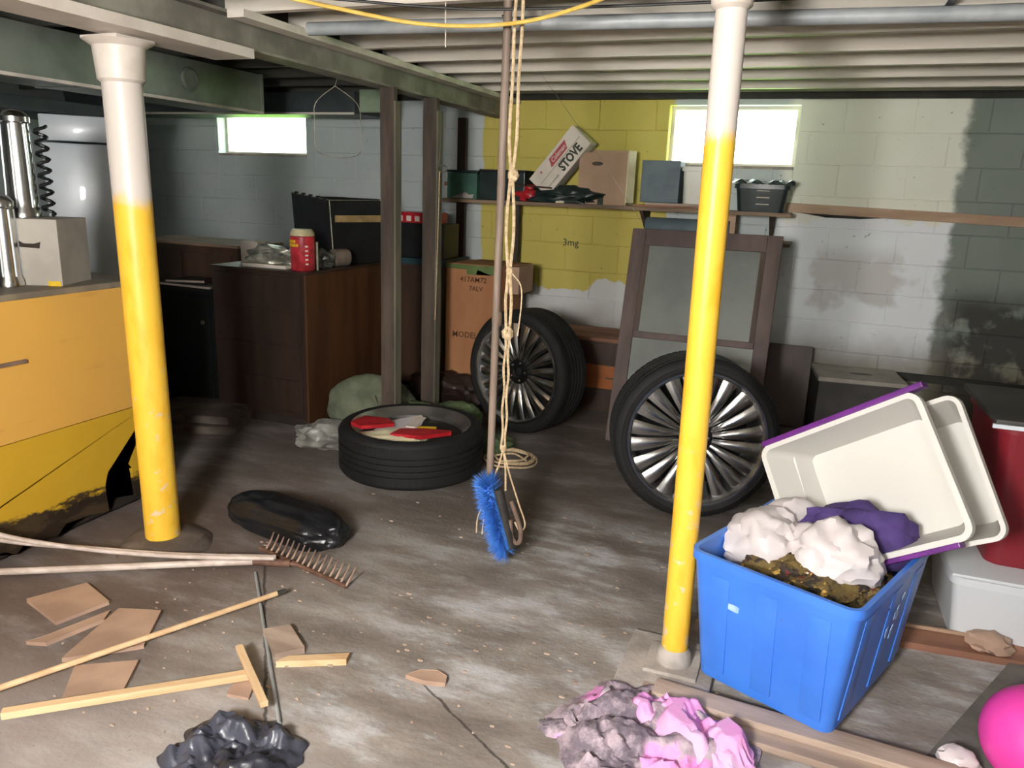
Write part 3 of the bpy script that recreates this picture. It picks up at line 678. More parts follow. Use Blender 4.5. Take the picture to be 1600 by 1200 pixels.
# big pinkish carton
t = thing('open_carton', 'pinkish cardboard box with a hand hole on the shelf left of the window', 'box', (-1.44, 5.36, SZ), .0)
obj('front_panel', prism([(-.165, 0), (.155, 0), (.165, .012), (.165, .355), (-.175, .35), (-.175, .02)], -.005, 0, 'y'), M['cardboard_pale'], t)
obj('side_panel', prism([(0, 0.0), (.215, 0.0), (.215, .375), (0, .355)], .165, .17, 'x'), M['cream_card'], t, label='cream right side')
obj('side_panel', prism([(0, 0.0), (.215, 0.0), (.215, .375), (0, .355)], -.175, -.17, 'x'), M['cardboard_pale'], t)
obj('back_panel', bx(-.17, .165, .21, .215, 0, .375), M['cardboard_pale'], t); obj('bottom', bx(-.17, .165, 0, .21, 0, .005), M['cardboard_pale'], t)
obj('flap', bx(.17, .235, -.003, .0, .02, .365, mtx=Matrix.Translation((.17, 0, 0)) @ Matrix.Rotation(.9, 4, 'Z') @ Matrix.Translation((-.17, 0, 0))), M['cream_card'], t)
obj('hand_hole', prism([(-.045+.04*math.cos(q)*1.0, .275+.014*math.sin(q)) for q in [i*PI/8 for i in range(16)]], -.0065, -.005, 'y'), M['stud'], t)
obj('tape', bx(-.03, .012, -.0065, -.005, 0, .062), M['ink'], t, label='dark tape tab')
single('slate_crate', bx(-.13, .13, 0, .18, 0, .275, .006), M['slate_blue'], 'slate blue plastic box right of the pinkish cardboard box', 'box', (-1.04, 5.345, SZ+.0305))
single('clear_tub', tapered_box(.16, .16, .18, .18, .24), M['milky'], 'clear plastic tub between the slate blue box and the slim post', 'tub', (-.80, 5.43, SZ+.0305))
t = thing('wooden_board_stack', 'thin board stack lying under the slate blue box', 'board', (-.92, 5.30, SZ))
obj('board', bx(-.28, .26, -.01, .28, 0, .012, .002), M['red_plank'], t); obj('board', bx(-.2, .27, -.018, .27, .013, .03, .002), M['plank'], t)
t = thing('brown_mailer', 'brown upright carton right behind the slim post', 'box', (-.56, 5.30, 1.223))
obj('carton_body', bx(-.07, .045, 0, .2, 0, .155, .002), M['cardboard_pale'], t); obj('flap', bx(-.07, .045, 0, .004, .156, .16), M['cardboard'], t)
t = thing('black_tote', 'black green tote with clear film and white clips below the right window', 'tote', (-.37, 5.36, SZ))
obj('tub', tapered_box(.28, .2, .32, .24, .17), M['black_green'], t, True)
obj('film_cover', sheet(lambda u, v: (-.19+.38*u, -.14+.28*v), 22, 14, lambda x, y: .185+.02*noise.noise(V(x*14, y*14, 1))+.012*math.sin(x*60+y*20)), mat('clear_film', (150, 160, 156), (80, 90, 88), 10, .15, bump=.2), t, True)
for i in range(3): obj('clip', bx(-.03+.0*i, .05, -.119, -.108, .045+i*.042, .052+i*.042, .002, mtx=Matrix.Rotation(.0, 4, 'Y')), M['carton_white'], t)
# ledge board nailed to the wall on the right
t = thing('wall_rail', 'long tan rail board nailed across the pale wall right of the window', 'rail', (.43, WY-.02, 1.425), rot=(0, .022, 0))
obj('board', bx(-.66, .72, -.028, .014, -.025, .035, .003), M['pine_dusty'], t)
obj('stain_shadow', prism([(-.60, -.02), (-.02, -.021), (-.2, -.04), (-.4, -.045)], -.01, .014, 'y'), M['sill'], t)  # dark strip standing in for stain and shadow below the rail

# ------------------------------------------------------------------ tall cardboard box
t = thing('tall_cardboard_box', 'tall brown cardboard box with green tape and MODEL print behind the rear tyre', 'box', (-2.145, 4.78, 0), 0)
obj('low_pallet', bx(-.24, .25, .02, .4, 0, .185, .004), M['dark_wood'], t)
obj('box_body', bx(-.205, .20, 0, .38, .186, .985, .004), M['cardboard'], t)
obj('flap', prism([(-.205, 0), (.20, 0), (.28, .38), (-.12, .40)], .986, .99, 'z'), M['cardboard'], t)
obj('flap', bx(.205, .30, .08, .36, .80, .985, .003), M['cardboard_pale'], t)
obj('edge_tape', prism([(-.21, .985), (-.21, .955), (-.05, .952), (-.05, .92), (.02, .92), (.03, .955), (.13, .925), (.206, .935), (.206, .985)], -.0015, .001, 'y'), M['green_tape'], t, label='green tape')
def box_text(s, size, x, z, m, nm):
    b = text_bm(s, size, .0005, bold=.0006); b.transform(Matrix.Translation((x, -.001, z)) @ Matrix.Rotation(PI/2, 4, 'X')); return obj(nm, b, m, t)
box_text('MODEL SP-75', .058, .02, .50, M['ink_brown'], 'lettering'); box_text('417AM72', .05, .0, .885, M['ink_brown'], 'lettering'); box_text('7ALV', .045, .02, .825, M['ink_brown'], 'lettering')
# low chest of drawers behind the tyres
t = thing('low_chest', 'low brown chest with one orange drawer between the tyre and the framed panel', 'chest', (-1.45, 5.08, 0))
obj('case', bx(-.40, .46, 0, .4, 0, .50, .003), M['dark_wood'], t); obj('top_board', bx(-.42, .48, -.02, .42, .50, .525, .003), M['red_plank'], t)
obj('drawer', bx(-.36, .42, -.012, 0, .36, .48, .003), M['dark_wood'], t)
dr = obj('drawer', bx(-.36, .42, -.016, 0, .17, .335, .004), M['orange_wood'], t, label='orange drawer')
obj('handle', tube([(.20, -.024, .25), (.31, -.024, .25)], .005, 8), M['chrome'], dr, True)
obj('drawer', bx(-.36, .42, -.012, 0, .03, .15, .003), M['dark_wood'], t)

# ------------------------------------------------------------------ leaning framed panel
ang = math.atan2(.36, 1.25)
t = thing('framed_panel', 'large brown framed glass panel leaning against the back wall', 'framed panel', (-1.08, 4.46, 0), rot=(-ang*.95, 0, .0))
Wd, Hh = .89, 1.335
fb = .085
obj('stile', bx(0, fb, 0, .035, 0.004, Hh, .004), M['frame_brown'], t); obj('stile', bx(Wd-fb, Wd, 0, .035, 0.004, Hh, .004), M['frame_brown'], t)
obj('top_rail', bx(fb, Wd-fb, 0, .035, Hh-.10, Hh, .004), M['frame_brown'], t)
obj('middle_rail', bx(fb, Wd-fb, 0, .035, .66, .70, .004), M['frame_brown'], t)
obj('bottom_rail', bx(fb, Wd-fb, 0, .035, .004, .12, .004), M['frame_brown'], t)
obj('inner_bead', bx(fb, fb+.03, .004, .012, .70, Hh-.10), M['stud'], t); obj('inner_bead', bx(Wd-fb-.03, Wd-fb, .004, .012, .70, Hh-.10), M['stud'], t)
obj('upper_pane', bx(fb, Wd-fb, .014, .02, .70, Hh-.10), M['dusty_glass'], t); obj('lower_pane', bx(fb, Wd-fb, .014, .02, .12, .66), M['dusty_glass'], t)
# dark sheet standing in for the shadow right of the frame
single('shadow_sheet', bx(-.20, .08, -.006, .006, 0, .55, .002), M['dark_wood'], 'dark brown sheet standing in for the shadow between the framed panel and the grey box', 'board', (-.02, 5.36, .002), rot=(-.16, 0, 0))
t = thing('grey_box', 'dark grey box with slotted lid at the wall right of the framed panel', 'box', (.36, 5.30, 0), .12)
obj('box_body', bx(-.27, .23, -.2, .2, 0, .40, .006), M['greybox'], t); obj('lid', bx(-.28, .24, -.21, .21, .401, .43, .006), M['greybox_lid'], t)
obj('slot', prism([(.0+.07*math.cos(q), -.02+.022*math.sin(q)) for q in [i*PI/8 for i in range(16)]], .43, .4315, 'z'), M['greybox'], t)

# ------------------------------------------------------------------ wheels
def wheel(label, loc, normal, rim_r=.322, R=.387, hw=.13, flat=False):
    t = thing('car_wheel', label, 'wheel', loc, 0, 'three black tyres on chrome rims')
    n = Vector(normal).normalized(); t.rotation_euler = n.to_track_quat('Z', 'Y').to_euler()
    pr = [(rim_r-.004, hw-.022), (rim_r+.004, hw-.006), (rim_r+.02, hw), (R-.03, hw-.003), (R-.012, hw-.012), (R-.003, hw-.028), (R, hw-.05)]
    for g in (.048, .016, -.016, -.048): pr += [(R, g+.006), (R-.009, g+.004), (R-.009, g-.004), (R, g-.006)]
    pr += [(R, -hw+.05), (R-.003, -hw+.028), (R-.012, -hw+.012), (R-.03, -hw+.003), (rim_r+.02, -hw), (rim_r+.004, -hw+.006), (rim_r-.004, -hw+.022)]
    ty = obj('tyre', lathe(pr, 96), M['rubber'], t, True)
    sb = NBM()
    for k in range(72):
        mt = Matrix.Rotation(2*PI*k/72, 4, 'Z')
        for s in (1, -1): bx(R-.014, R+.0004, -.0135, .0135, s*(hw-.045)-.014, s*(hw-.045)+.014, bm=sb, mtx=mt)
    obj('tread_blocks', sb, M['rubber'], ty, kind='stuff')
    obj('bead_ring', lathe([(rim_r+.022, hw+.001), (rim_r+.026, hw+.003), (rim_r+.03, hw+.001)], 72), M['rubber'], ty, True)
    rb = lathe([(rim_r-.001, hw-.012), (rim_r, hw-.002), (rim_r-.006, hw+.001), (rim_r-.016, hw-.008), (rim_r-.02, hw-.03), (rim_r-.03, hw-.045), (rim_r-.034, hw-.10), (rim_r-.05, 0), (rim_r-.045, -hw+.05), (rim_r-.02, -hw+.03), (rim_r-.006, -hw+.012), (rim_r, -hw+.006)], 96)
    obj('rim', rb, M['barrel'], t, True)
    obj('rim_lip', lathe([(rim_r-.016, hw-.010), (rim_r-.010, hw+.002), (rim_r, hw+.003), (rim_r+.003, hw-.002)], 96), M['chrome'], t, True)
    z0 = hw-.055
    for k in range(10):
        for s in (-1, 1):
            a = 2*PI*(k+.5*0)/10; b = NBM()
            ri, ro = .062, rim_r-.022
            # a curved blade spoke, wider outwards, crowned in section
            secs = []
            for i in range(7):
                f = i/6; r = ri+(ro-ri)*f; wv = .011+.029*f; c = s*(.012+.032*f); zz = z0+.016*math.sin(f*PI*.9)+.022*f
                secs.append([(r, c-wv/1.1, zz-.018), (r, c-wv/1.1, zz-.004), (r, c-wv*.35, zz+.006), (r, c+wv*.35, zz+.006), (r, c+wv/1.1, zz-.004), (r, c+wv/1.1, zz-.018)])
            vs = [[b.verts.new(p) for p in q] for q in secs]
            for i in range(6):
                for j in range(6): b.faces.new((vs[i][j], vs[i][(j+1) % 6], vs[i+1][(j+1) % 6], vs[i+1][j]))
            b.faces.new(vs[0]); b.faces.new(vs[-1]); b.transform(Matrix.Rotation(a, 4, 'Z'))
            obj('spoke', b, M['chrome'], t, True)
    hb = lathe([(0, z0-.03), (.085, z0-.03), (.085, z0+.0), (.078, z0+.010), (.05, z0+.012), (.034, z0+.004), (.033, z0-.006), (0, z0-.008)], 48)
    hub = obj('hub', hb, M['darkmetal'], t, True)
    obj('centre_cap', lathe([(.022, z0-.006), (.024, z0+.006), (0, z0+.012)], 24), M['black'], hub, True)
    for k in range(5):
        a = 2*PI*k/5; obj('wheel_nut', lathe([(.009, z0+.009), (.009, z0+.018), (0, z0+.02)], 6, mtx=Matrix.Translation((.057*math.cos(a), .057*math.sin(a), 0))), M['chrome'], hub)
    obj('dark_backing', lathe([(0, -hw+.07), (rim_r-.048, -hw+.07)], 48), M['darkmetal'], t)  # added dark disc, stands in for the shade behind the spokes
    return t
def wheel_loc(x, y, a, b, R, hw=.13):
    n = Vector((math.cos(a)*math.cos(b), math.sin(a)*math.cos(b), math.sin(b)))
    return (x, y, R*math.cos(b)+hw*abs(math.sin(b))+.001), n
l, n = wheel_loc(-.446, 3.596, -1.247, .054, .387)
wheel('big tyre on a chrome spoked rim nearest the slim post, standing upright', (l[0], l[1], l[2]), n)
l, n = wheel_loc(-1.609, 4.439, -1.892, .031, .387)
wheel('upright tyre with chrome spoked rim farther back, in front of the tall cardboard box', l, n)
wheel('tyre lying flat on the floor with red packets inside its rim', (-1.92, 3.51, .131), (0, 0, -1))
# things lying in the flat wheel
def poly_sheet(pts, th=.003): return prism(pts, 0, th, 'z')
t = thing('white_paper', 'folded white paper inside the flat lying tyre', 'paper', (-1.93, 3.52, .236), rot=(.08, -.03, .1))
obj('sheet', poly_sheet([(-.16, -.12), (.0, -.14), (.07, -.05), (.04, .10), (.0, .15), (-.14, .02)]), M['paper'], t); obj('fold', bx(-.01, .05, -.05, .1, .004, .012, .002), M['carton_white'], t)
single('red_packet', prism([(-.13, -.05), (-.10, .06), (.04, .065), (.10, 0), (-.05, -.09)], 0, .02, 'z'), M['red_card'], 'red packet at the left inside the flat lying tyre', 'packet', (-2.08, 3.42, .242), rot=(.06, .0, .1))
single('red_packet', prism([(-.14, -.03), (-.10, .05), (.02, .065), (.17, .05), (.17, .03), (.03, -.04)], 0, .02, 'z'), M['red_card'], 'longer red packet at the front right inside the flat lying tyre', 'packet', (-1.80, 3.36, .238), rot=(.06, 0, .35))
single('yellow_label', bx(-.05, .05, -.018, .018, 0, .012, .003), M['yellow'], 'yellow and black label lying on the longer red packet', 'label', (-1.80, 3.46, .245), rot=(.1, 0, .4))
single('cream_bag', lump(.18, .10, .06, .3, 4, 21), M['cream_card'], 'cream crumpled bag between the red packets in the flat tyre', 'bag', (-1.93, 3.34, .19), .3, True)

# ------------------------------------------------------------------ clutter near the studs
single('sage_pillow', lump(.27, .15, .34, .10, 3, 31, 4), M['sage'], 'sage green pillow leaning against the dresser behind the flat tyre', 'pillow', (-2.50, 4.02, .001), rot=(0, .12, .75), smooth=True)
single('white_plastic_bag', lump(.18, .11, .14, .3, 5, 33, 4, ridg=.1), M['paper'] if False else mat('grey_white_film', (150, 150, 142), (96, 96, 90), 8, .4, bump=.4, bscale=18, bdist=.01), 'thin grey white plastic bag left of the flat tyre', 'bag', (-2.53, 3.60, .001), .3, True)
single('green_cloth', lump(.15, .10, .16, .25, 4, 35, 4, ridg=.1), M['green_cloth'], 'olive green cloth bundle behind the flat tyre, nearest the rear wheel', 'cloth', (-2.02, 4.30, .001), .2, True)
single('green_cloth', lump(.14, .10, .16, .25, 4, 37, 4, ridg=.1), M['green_cloth'], 'smaller green cloth behind the middle of the flat tyre', 'cloth', (-2.22, 4.12, .013), .1, True)
single('teal_cloth', lump(.16, .12, .10, .25, 4, 38, 4, ridg=.1), M['green_cloth'], 'flattened green rag between the flat tyre and the rear wheel', 'cloth', (-1.66, 3.96, .001), .1, True)
single('dark_jacket', lump(.26, .14, .24, .3, 4, 39, 4, ridg=.15), M['dark_jacket'], 'dark brown jacket heaped behind the second stud', 'jacket', (-2.28, 4.62, .013), .1, True)
single('rust_cloth', lump(.10, .08, .14, .2, 4, 41, 3), M['orange_cloth'], 'rust coloured rag between the pillow and the green cloth', 'cloth', (-2.36, 4.07, .013), 0, True)
single('broken_lath', bx(-.012, .012, -.008, .008, 0, .24, .002), M['stud_light'], 'short lath standing beside the sage pillow', 'lath', (-2.33, 3.93, .013), rot=(0, -.35, 0))

# ------------------------------------------------------------------ hanging rope, pole and brush
RX, RY = -1.055, 2.68
t = thing('hanging_rope', 'knotted tan rope hanging from the ceiling joists in the middle', 'rope', (RX, RY, 0))
for s in (-1, 1):
    pts = []
    for i in range(60):
        z = 2.13-(2.13-.98)*i/59; tw = math.sin(i*.35)*.004+.0
        near = min(abs(z-1.55), abs(z-1.20), abs(z-.98)); k = min(1, near/.12)
        pts.append((s*(.011*k+.002)+.006*math.sin(z*3), tw*s+.008*s*(1-k), z))
    obj('strand', tube(pts, .0062, 6), M['rope'], t, True)
for s in (-1, 1):
    pts = [(s*.006+.003*math.sin(i*.6+s), .004*s, .98-(.98-.50)*i/30) for i in range(31)]
    obj('strand', tube(pts, .005, 6), M['rope'], t, True)
for z, r in ((1.545, .02), (.965, .022), (1.20, .014), (.50, .012)):
    b = lump(r, r, r*1.2, .25, 5, int(z*10), 3, flat=False); obj('knot', b, M['rope'], t, True, loc=(.0, 0, z))
obj('loose_end', tube(spline([(.012, 0, 1.19), (.05, -.01, 1.15), (.055, -.01, 1.08), (.045, -.01, .96)]), .0028, 6), M['rope'], t, True)
obj('loop', tube(spline([(0, 0, .50), (-.02, 0, .42), (-.045, -.02, .34), (-.05, -.03, .30)]), .004, 6), M['rope'], t, True)
obj('loop', tube(spline([(0, 0, .50), (.012, 0, .42), (.02, -.01, .33)]), .004, 6), M['rope'], t, True)
obj('loop', tube(spline([(0, 0, .50), (.03, 0, .40), (.075, 0, .28), (.105, .0, .20), (.085, 0, .165), (.06, 0, .20)]), .0035, 6), M['rope'], t, True)
for x in (-.075, -.05, -.02): obj('fringe', tube(spline([(-.05, -.045, .29), (x, -.06, .22), (x-.004, -.062, .15)]), .003, 6), M['rope'], t, True)
t = thing('hanging_pole', 'slim brown pole hanging beside the rope', 'pole', (-1.125, 2.72, 0))
obj('shaft', tube([(.02, -.02, 2.131), (0, 0, .36)], .015, 14), M['pole_brown'], t, True)
obj('tip', tube([(0, 0, .36), (0, 0, .30)], .0148, 14, r2=.008), M['brush_wood'], t, True)
obj('collar', lathe([(.015, 0), (.020, .01), (.020, .05), (.015, .06)], 20), M['leather'], t, True, loc=(.008, 0, .98))
# blue brush
t = thing('blue_brush', 'blue bristled brush with dark block tied to the end of the rope', 'brush', (-1.032, 2.63, .04))
A = V(-.095, 0, .32); B = V(-.01, 0, .06)
blk = tube([V(-.03, .02, .30), V(.035, .02, .06)], .024, 12); obj('block', blk, M['brush_wood'], t, True)
random.seed(5); bb = bmesh.new()
ax = (B-A).normalized(); side = V(0, 1, 0)
for i in range(3400):
    f = random.random(); c = A.lerp(B, f)+V(.03, 0, 0)
    th = random.uniform(0, 2*PI); d = (ax.cross(side)*math.cos(th)+side*math.sin(th)+ax*random.uniform(-.35, .35)+ax*(2*f-1)**5*1.1).normalized()
    if d.x > .55: continue
    L = random.uniform(.05, .082); e = c+d*L; s_ = d.orthogonal().normalized()*.0028; q = d.cross(s_)
    v = [bb.verts.new(c+s_), bb.verts.new(c-s_*.5+q*.8), bb.verts.new(c-s_*.5-q*.8), bb.verts.new(e)]
    for k in range(3): bb.faces.new((v[k], v[(k+1) % 3], v[3]))
obj('bristles', bb, M['brush'], t, kind='stuff')
obj('core', tube([A+V(.03, 0, 0), B+V(.03, 0, 0)], .022, 10), M['brush'], t, True)
st = tube(spline([(.03, .02, .26), (.07, .02, .16), (.075, .02, .10), (.055, .02, .085), (.035, .02, .12), (.03, .02, .18)]), .009, 8); obj('strap', st, M['leather'], t, True, label='tan leather strap')
# rope coil on floor
t = thing('rope_coil', 'coil of pale cord on the floor behind the hanging brush', 'rope', (-1.47, 3.86, 0))
random.seed(9)
for k in range(4):
    r = .15-.018*k; ph = random.random()*6; pts = [((r+.008*math.sin(3*q+ph))*math.cos(q), (r+.01*math.sin(2*q+ph))*math.sin(q), .010+.008*(k % 2)+.003*math.sin(4*q)+.004*k) for q in [2*PI*i/40 for i in range(41)]]
    obj('turn', tube(pts, .006, 6), M['rope'], t, True)
obj('tail', tube(spline([(-.1, -.03, .02), (0, .03, .03), (.1, -.02, .02)]), .006, 6), M['rope'], t, True)

# ------------------------------------------------------------------ ceiling lines
cy = spline([(-1.9, 2.30, 2.12), (-1.62, 2.42, 2.07), (-1.35, 2.55, 2.035), (-1.06, 2.62, 2.04), (-.8, 2.6, 2.08), (-.55, 2.45, 2.12)])
single('extension_cable', tube(cy, .007, 8), M['cord_yellow'], 'yellow extension cord sagging under the joists', 'cord', smooth=True)
single('black_cable', tube(spline([(-2.1, 2.2, 2.118), (-1.66, 2.46, 2.11), (-1.35, 2.60, 2.10), (-1.06, 2.69, 2.10), (-.3, 2.78, 2.112), (.5, 2.8, 2.118)]), .005, 8), M['cord_black'], 'black cable running under the joists above the yellow cord', 'cable', smooth=True)
t = thing('grey_conduit', 'grey pipe running crosswise under the ceiling joists', 'pipe', (0, 2.98, CZ-.029))
obj('pipe', tube([(-2.05, -.12, 0), (.8, .10, 0), (2.3, .2, 0)], .026, 14), M['conduit'], t, True)
for x in (-1.2, .3): obj('strap', bx(x-.012, x+.012, -.08, .12, .024, .0285), M['darkmetal'], t)
single('white_string', tube([(0, 0, 0), (.002, .0, -.15)], .0025, 6), M['carton_white'], 'short white pull string hanging from the joists', 'string', (-1.335, 2.675, 2.131), smooth=True)
# wire coat hanger
t = thing('wire_hanger', 'wire coat hanger hanging under the beam in front of the left wall', 'hanger', (-2.38, 3.53, 2.0), .3)
obj('hook', tube(spline([(0, 0, -.03), (.02, 0, .04), (.02, 0, .10), (.0, 0, .132), (-.02, 0, .11)]), .0022, 6), M['wire'], t, True)
obj('bow', tube(spline([(0, 0, -.03), (-.10, 0, -.11), (-.11, 0, -.2), (-.09, 0, -.36), (.12, 0, -.36), (.13, 0, -.2), (.11, 0, -.11), (0, 0, -.03)]), .0022, 6), M['wire'], t, True)
t = thing('wire_coil', 'small coil of wire hanging on the second stud', 'wire', (-2.17, 4.36, 1.60))
for k in range(3): obj('turn', tube([(.035*math.cos(q)+.002*k, -.03-.003*k, .02*math.sin(q)-.002*k) for q in [2*PI*i/24 for i in range(25)]], .0016, 5), M['wire'], t, True)
obj('lead', tube(spline([(-.03, -.03, 0), (-.02, -.03, .1), (-.10, -.03, .25)]), .0016, 5), M['wire'], t, True)
single('twine', tube(spline([(0, 0, 0), (-.006, 0, -.4), (-.016, 0, -.85), (-.02, 0, -.9)]), .003, 6), M['rope'], 'thin tan cord hanging down the second stud below the wire coil', 'twine', (-2.175, 4.31, 1.58), smooth=True)
single('cobweb_thread', tube([(0, 0, 0), (.33, .02, -.40), (.62, .04, -.78)], .0012, 4), M['wire'], 'pale thread slanting down in front of the pinkish cardboard box', 'thread', (-1.55, 4.28, 2.131))

# ------------------------------------------------------------------ blue bin
bang = -.39; U = V(math.cos(bang), math.sin(bang), 0); Vv = V(-U.y, U.x, 0); F = V(.226, 1.995, 0); Wb, Db = .515, .66
bc = F-U*Wb/2+Vv*Db/2
t = thing('blue_bin', 'large blue plastic storage bin full of odds and ends', 'bin', (bc.x, bc.y, .046), bang)
bh = .42
obj('tub', tapered_box(Wb-.095, Db-.095, Wb-.02, Db-.02, bh, .005, .010, .035, 5), M['blue_bin'], t, True)
for s in (-.15, .0, .15):
    k = NBM(); bx(s-.032, s+.032, -Db/2+.039, -Db/2+.055, .03, bh-.06, .004, bm=k, mtx=None)
    for v in k.verts: v.co.y -= .0375*(v.co.z/bh)-.004
    obj('rib', k, M['blue_bin'], t, True)
for s in (-.2, .02, .21):
    k = NBM(); bx(Wb/2-.055, Wb/2-.039, s-.04, s+.04, .03, bh-.06, .004, bm=k)
    for v in k.verts: v.co.x += .0375*(v.co.z/bh)-.004
    obj('rib', k, M['blue_bin'], t, True)
sc = NBM(); random.seed(4)
def scuffpoly(cx, cz, sx, sz):
    p = [(cx+sx*math.cos(q)*random.uniform(.5, 1), cz+sz*math.sin(q)*random.uniform(.5, 1)) for q in [i*PI/6 for i in range(12)]]; return p
for cx, cz, sx, sz in ((-.135, .345, .022, .02), (-.12, .30, .012, .012), (-.105, .275, .04, .018)):
    b = prism(scuffpoly(cx, cz, sx, sz), 0, .0012, 'z')
    for v in b.verts: v.co = V(v.co.x, -(Db-.095)/2-.0375*(v.co.y/bh)-v.co.z-.0008, v.co.y)
    merge(sc, b)
obj('scuff', sc, M['scuff'], t, label='pale scuffs on the front')
sc = NBM()
for cx, cz, sx, sz in ((.06, .26, .03, .03), (.09, .31, .02, .015), (.05, .20, .02, .03), (.0, .22, .015, .02)):
    b = prism(scuffpoly(cx, cz, sx, sz), 0, .0012, 'z')
    for v in b.verts: v.co = V((Wb-.095)/2+.0375*(v.co.y/bh)+v.co.z+.0068, v.co.x, v.co.y)
    merge(sc, b)
obj('scuff', sc, M['scuff'], t, label='pale scuff on the right side')
bin_t = t
def inbin(x, y, z): p = bc+U*x+Vv*y; return (p.x, p.y, .046+z)
b = lump(.21, .28, .15, .18, 7, 51, 5, ridg=.1); single('mixed_clutter', b, M['clutter'], 'brown and gold odds and ends filling the blue bin', 'clutter', inbin(0, 0, .27), bang, True, kind='stuff')
single('white_paper_bag', lump(.12, .12, .17, .22, 4, 53, 4, ridg=.14), M['paper'], 'crumpled white paper bag at the left corner of the blue bin', 'paper bag', inbin(-.135, -.06, .33), .3, True)
single('white_paper_bag', lump(.135, .12, .17, .22, 4, 55, 4, ridg=.14), M['paper'], 'larger crumpled white bag in the middle of the blue bin', 'paper bag', inbin(.07, -.03, .35), -.1, True)
single('purple_cloth', lump(.18, .09, .18, .25, 4, 57, 4, ridg=.15), M['purple_cloth'], 'dark purple cloth behind the white bags in the blue bin', 'cloth', inbin(.08, .13, .355), .2, True)
single('white_paper_bag', lump(.10, .06, .10, .25, 4, 59, 3, ridg=.14), M['paper'], 'flat white bag scrap against the back left wall of the blue bin', 'paper bag', inbin(-.13, .10, .40), .9, True)
# milky tote lying on its side on the bin
aT = V(.786, -.272, .555).normalized(); dT = V(.456, .861, -.223).normalized(); bT = V(.454, -.44, -.774)
dT = (dT-aT*dT.dot(aT)).normalized(); bT = aT.cross(dT)*-1
if bT.z > 0: bT = -bT
ctr = V(.207, 2.494, .632)
Wt, Ht, Dt = .55, .455, .21
t = thing('milky_tote', 'milky plastic tote with purple edges tipped on its side above the blue bin', 'tote')
mtx = Matrix(((aT.x, -bT.x, -dT.x, ctr.x), (aT.y, -bT.y, -dT.y, ctr.y), (aT.z, -bT.z, -dT.z, ctr.z), (0, 0, 0, 1)))
if mtx.to_3x3().determinant() < 0: print('MIRROR')
t.matrix_world = mtx
# local frame: x width, y up, z towards the mouth; base at z=-Dt
b = tapered_box(Wt-.14, Ht-.10, Wt-.03, Ht-.03, Dt, .004, .014, .03, 5); b.transform(Matrix.Translation((0, 0, -Dt)))
obj('tub', b, M['milky'], t, True)
obj('latch_rail', bx(-Wt/2+.02, Wt/2+.02, Ht/2-.004, Ht/2+.014, -.045, .006, .004), M['purple'], t, label='purple edge strip')
obj('latch_rail', bx(-Wt/2+.1, Wt/2-.05, -Ht/2-.014, -Ht/2+.002, -.045, .004, .004), M['purple'], t, label='purple edge strip')
# second milky tote nested behind
t2 = thing('milky_tote', 'second milky tote nested behind the purple edged one', 'tote'); m2 = mtx @ Matrix.Translation((.045, -.01, -.12)) @ Matrix.Rotation(-.05, 4, 'Z'); t2.matrix_world = m2
b = tapered_box(Wt-.09, Ht-.12, Wt+.0, Ht-.03, Dt, .004, .010, .03, 5); b.transform(Matrix.Translation((-.0, 0, -Dt))); o = obj('tub', b, M['milky'], t2, True)
# ------------------------------------------------------------------ right: red tote on white bin
t = thing('white_bin', 'white plastic bin on the floor under the red tote', 'bin', (1.04, 3.10, 0), .02)
obj('tub', tapered_box(.86, .46, .92, .52, .255, .005, .010, .03, 4), M['white_plastic'], t, True)
obj('lid', bx(-.47, .47, -.27, .27, .2555, .268, .004), M['white_plastic'], t, True)
t = thing('red_tote', 'dark red plastic tote stacked on the white bin at the right edge', 'tote', (1.07, 3.18, .269), .03)
obj('tub', tapered_box(.76, .42, .84, .5, .52, .005, .012, .05, 6), M['red'], t, True)
obj('lid', bx(-.45, .45, -.28, .28, .522, .545, .008), M['greybox'], t, True, label='grey lid')
obj('lid_rim', bx(-.46, .46, -.29, -.278, .515, .53, .003), M['white_metal'], t)
single('tan_scrap', lump(.07, .06, .05, .3, 4, 61, 3), M['tan_board'], 'tan paper scrap in front of the white bin', 'scrap', (.72, 2.80, .03), 0, True)
# planks on the floor under the bin
t = thing('front_plank', 'dusty plank on the floor under the front of the blue bin', 'plank', (.12, 2.03, 0), -.05)
obj('board', bx(-.46, .62, -.055, .075, 0, .022, .003), M['plank'], t); obj('board', bx(-.42, .58, .0, .075, .023, .0455, .003), M['plank'], t)
t = thing('rear_plank', 'reddish plank on the floor right of the blue bin', 'plank', (.55, 2.79, 0), .10)
obj('board', bx(-.5, .42, -.06, .05, 0, .026, .003), M['red_plank'], t); obj('strip', bx(-.5, .42, .05, .062, 0, .036, .002), M['pine_dusty'], t)
single('prop_block', bx(-.3, .1, -.05, .05, 0, .0455, .003), M['plank'], 'plank end under the rear of the blue bin', 'plank', (.06, 2.45, 0), -.39)
single('grey_mat', prism([(0, 0), (.56, .10), (.80, .75), (.42, .82)], 0, .014, 'z'), M['grey_mat'], 'dark grey mat at the lower right corner', 'mat', (.40, 2.02, 0))
t = thing('pink_ball', 'hot pink ball at the lower right corner', 'ball', (.70, 2.13, .0145))
obj('ball_skin', lump(.135, .135, .135, .01, 3, 71, 5, flat=False), M['pink'], t, True, loc=(0, 0, .135))
obj('valve', lathe([(0, 0), (.006, 0), (.006, .003), (0, .004)], 12), M['carton_white'], t, True, loc=(-.03, .02, .266))
single('white_rag', lump(.055, .04, .05, .3, 5, 73, 3, ridg=.1), M['paper'], 'white paper scrap left of the pink ball', 'scrap', (.53, 2.12, .0145), .2, True)
single('tan_card', prism([(-.07, -.08), (.08, -.07), (.06, .05), (-.05, .04)], 0, .008, 'z'), M['tan_board'], 'torn tan card in front of the pink ball', 'card', (.50, 1.98, .0145), .1)
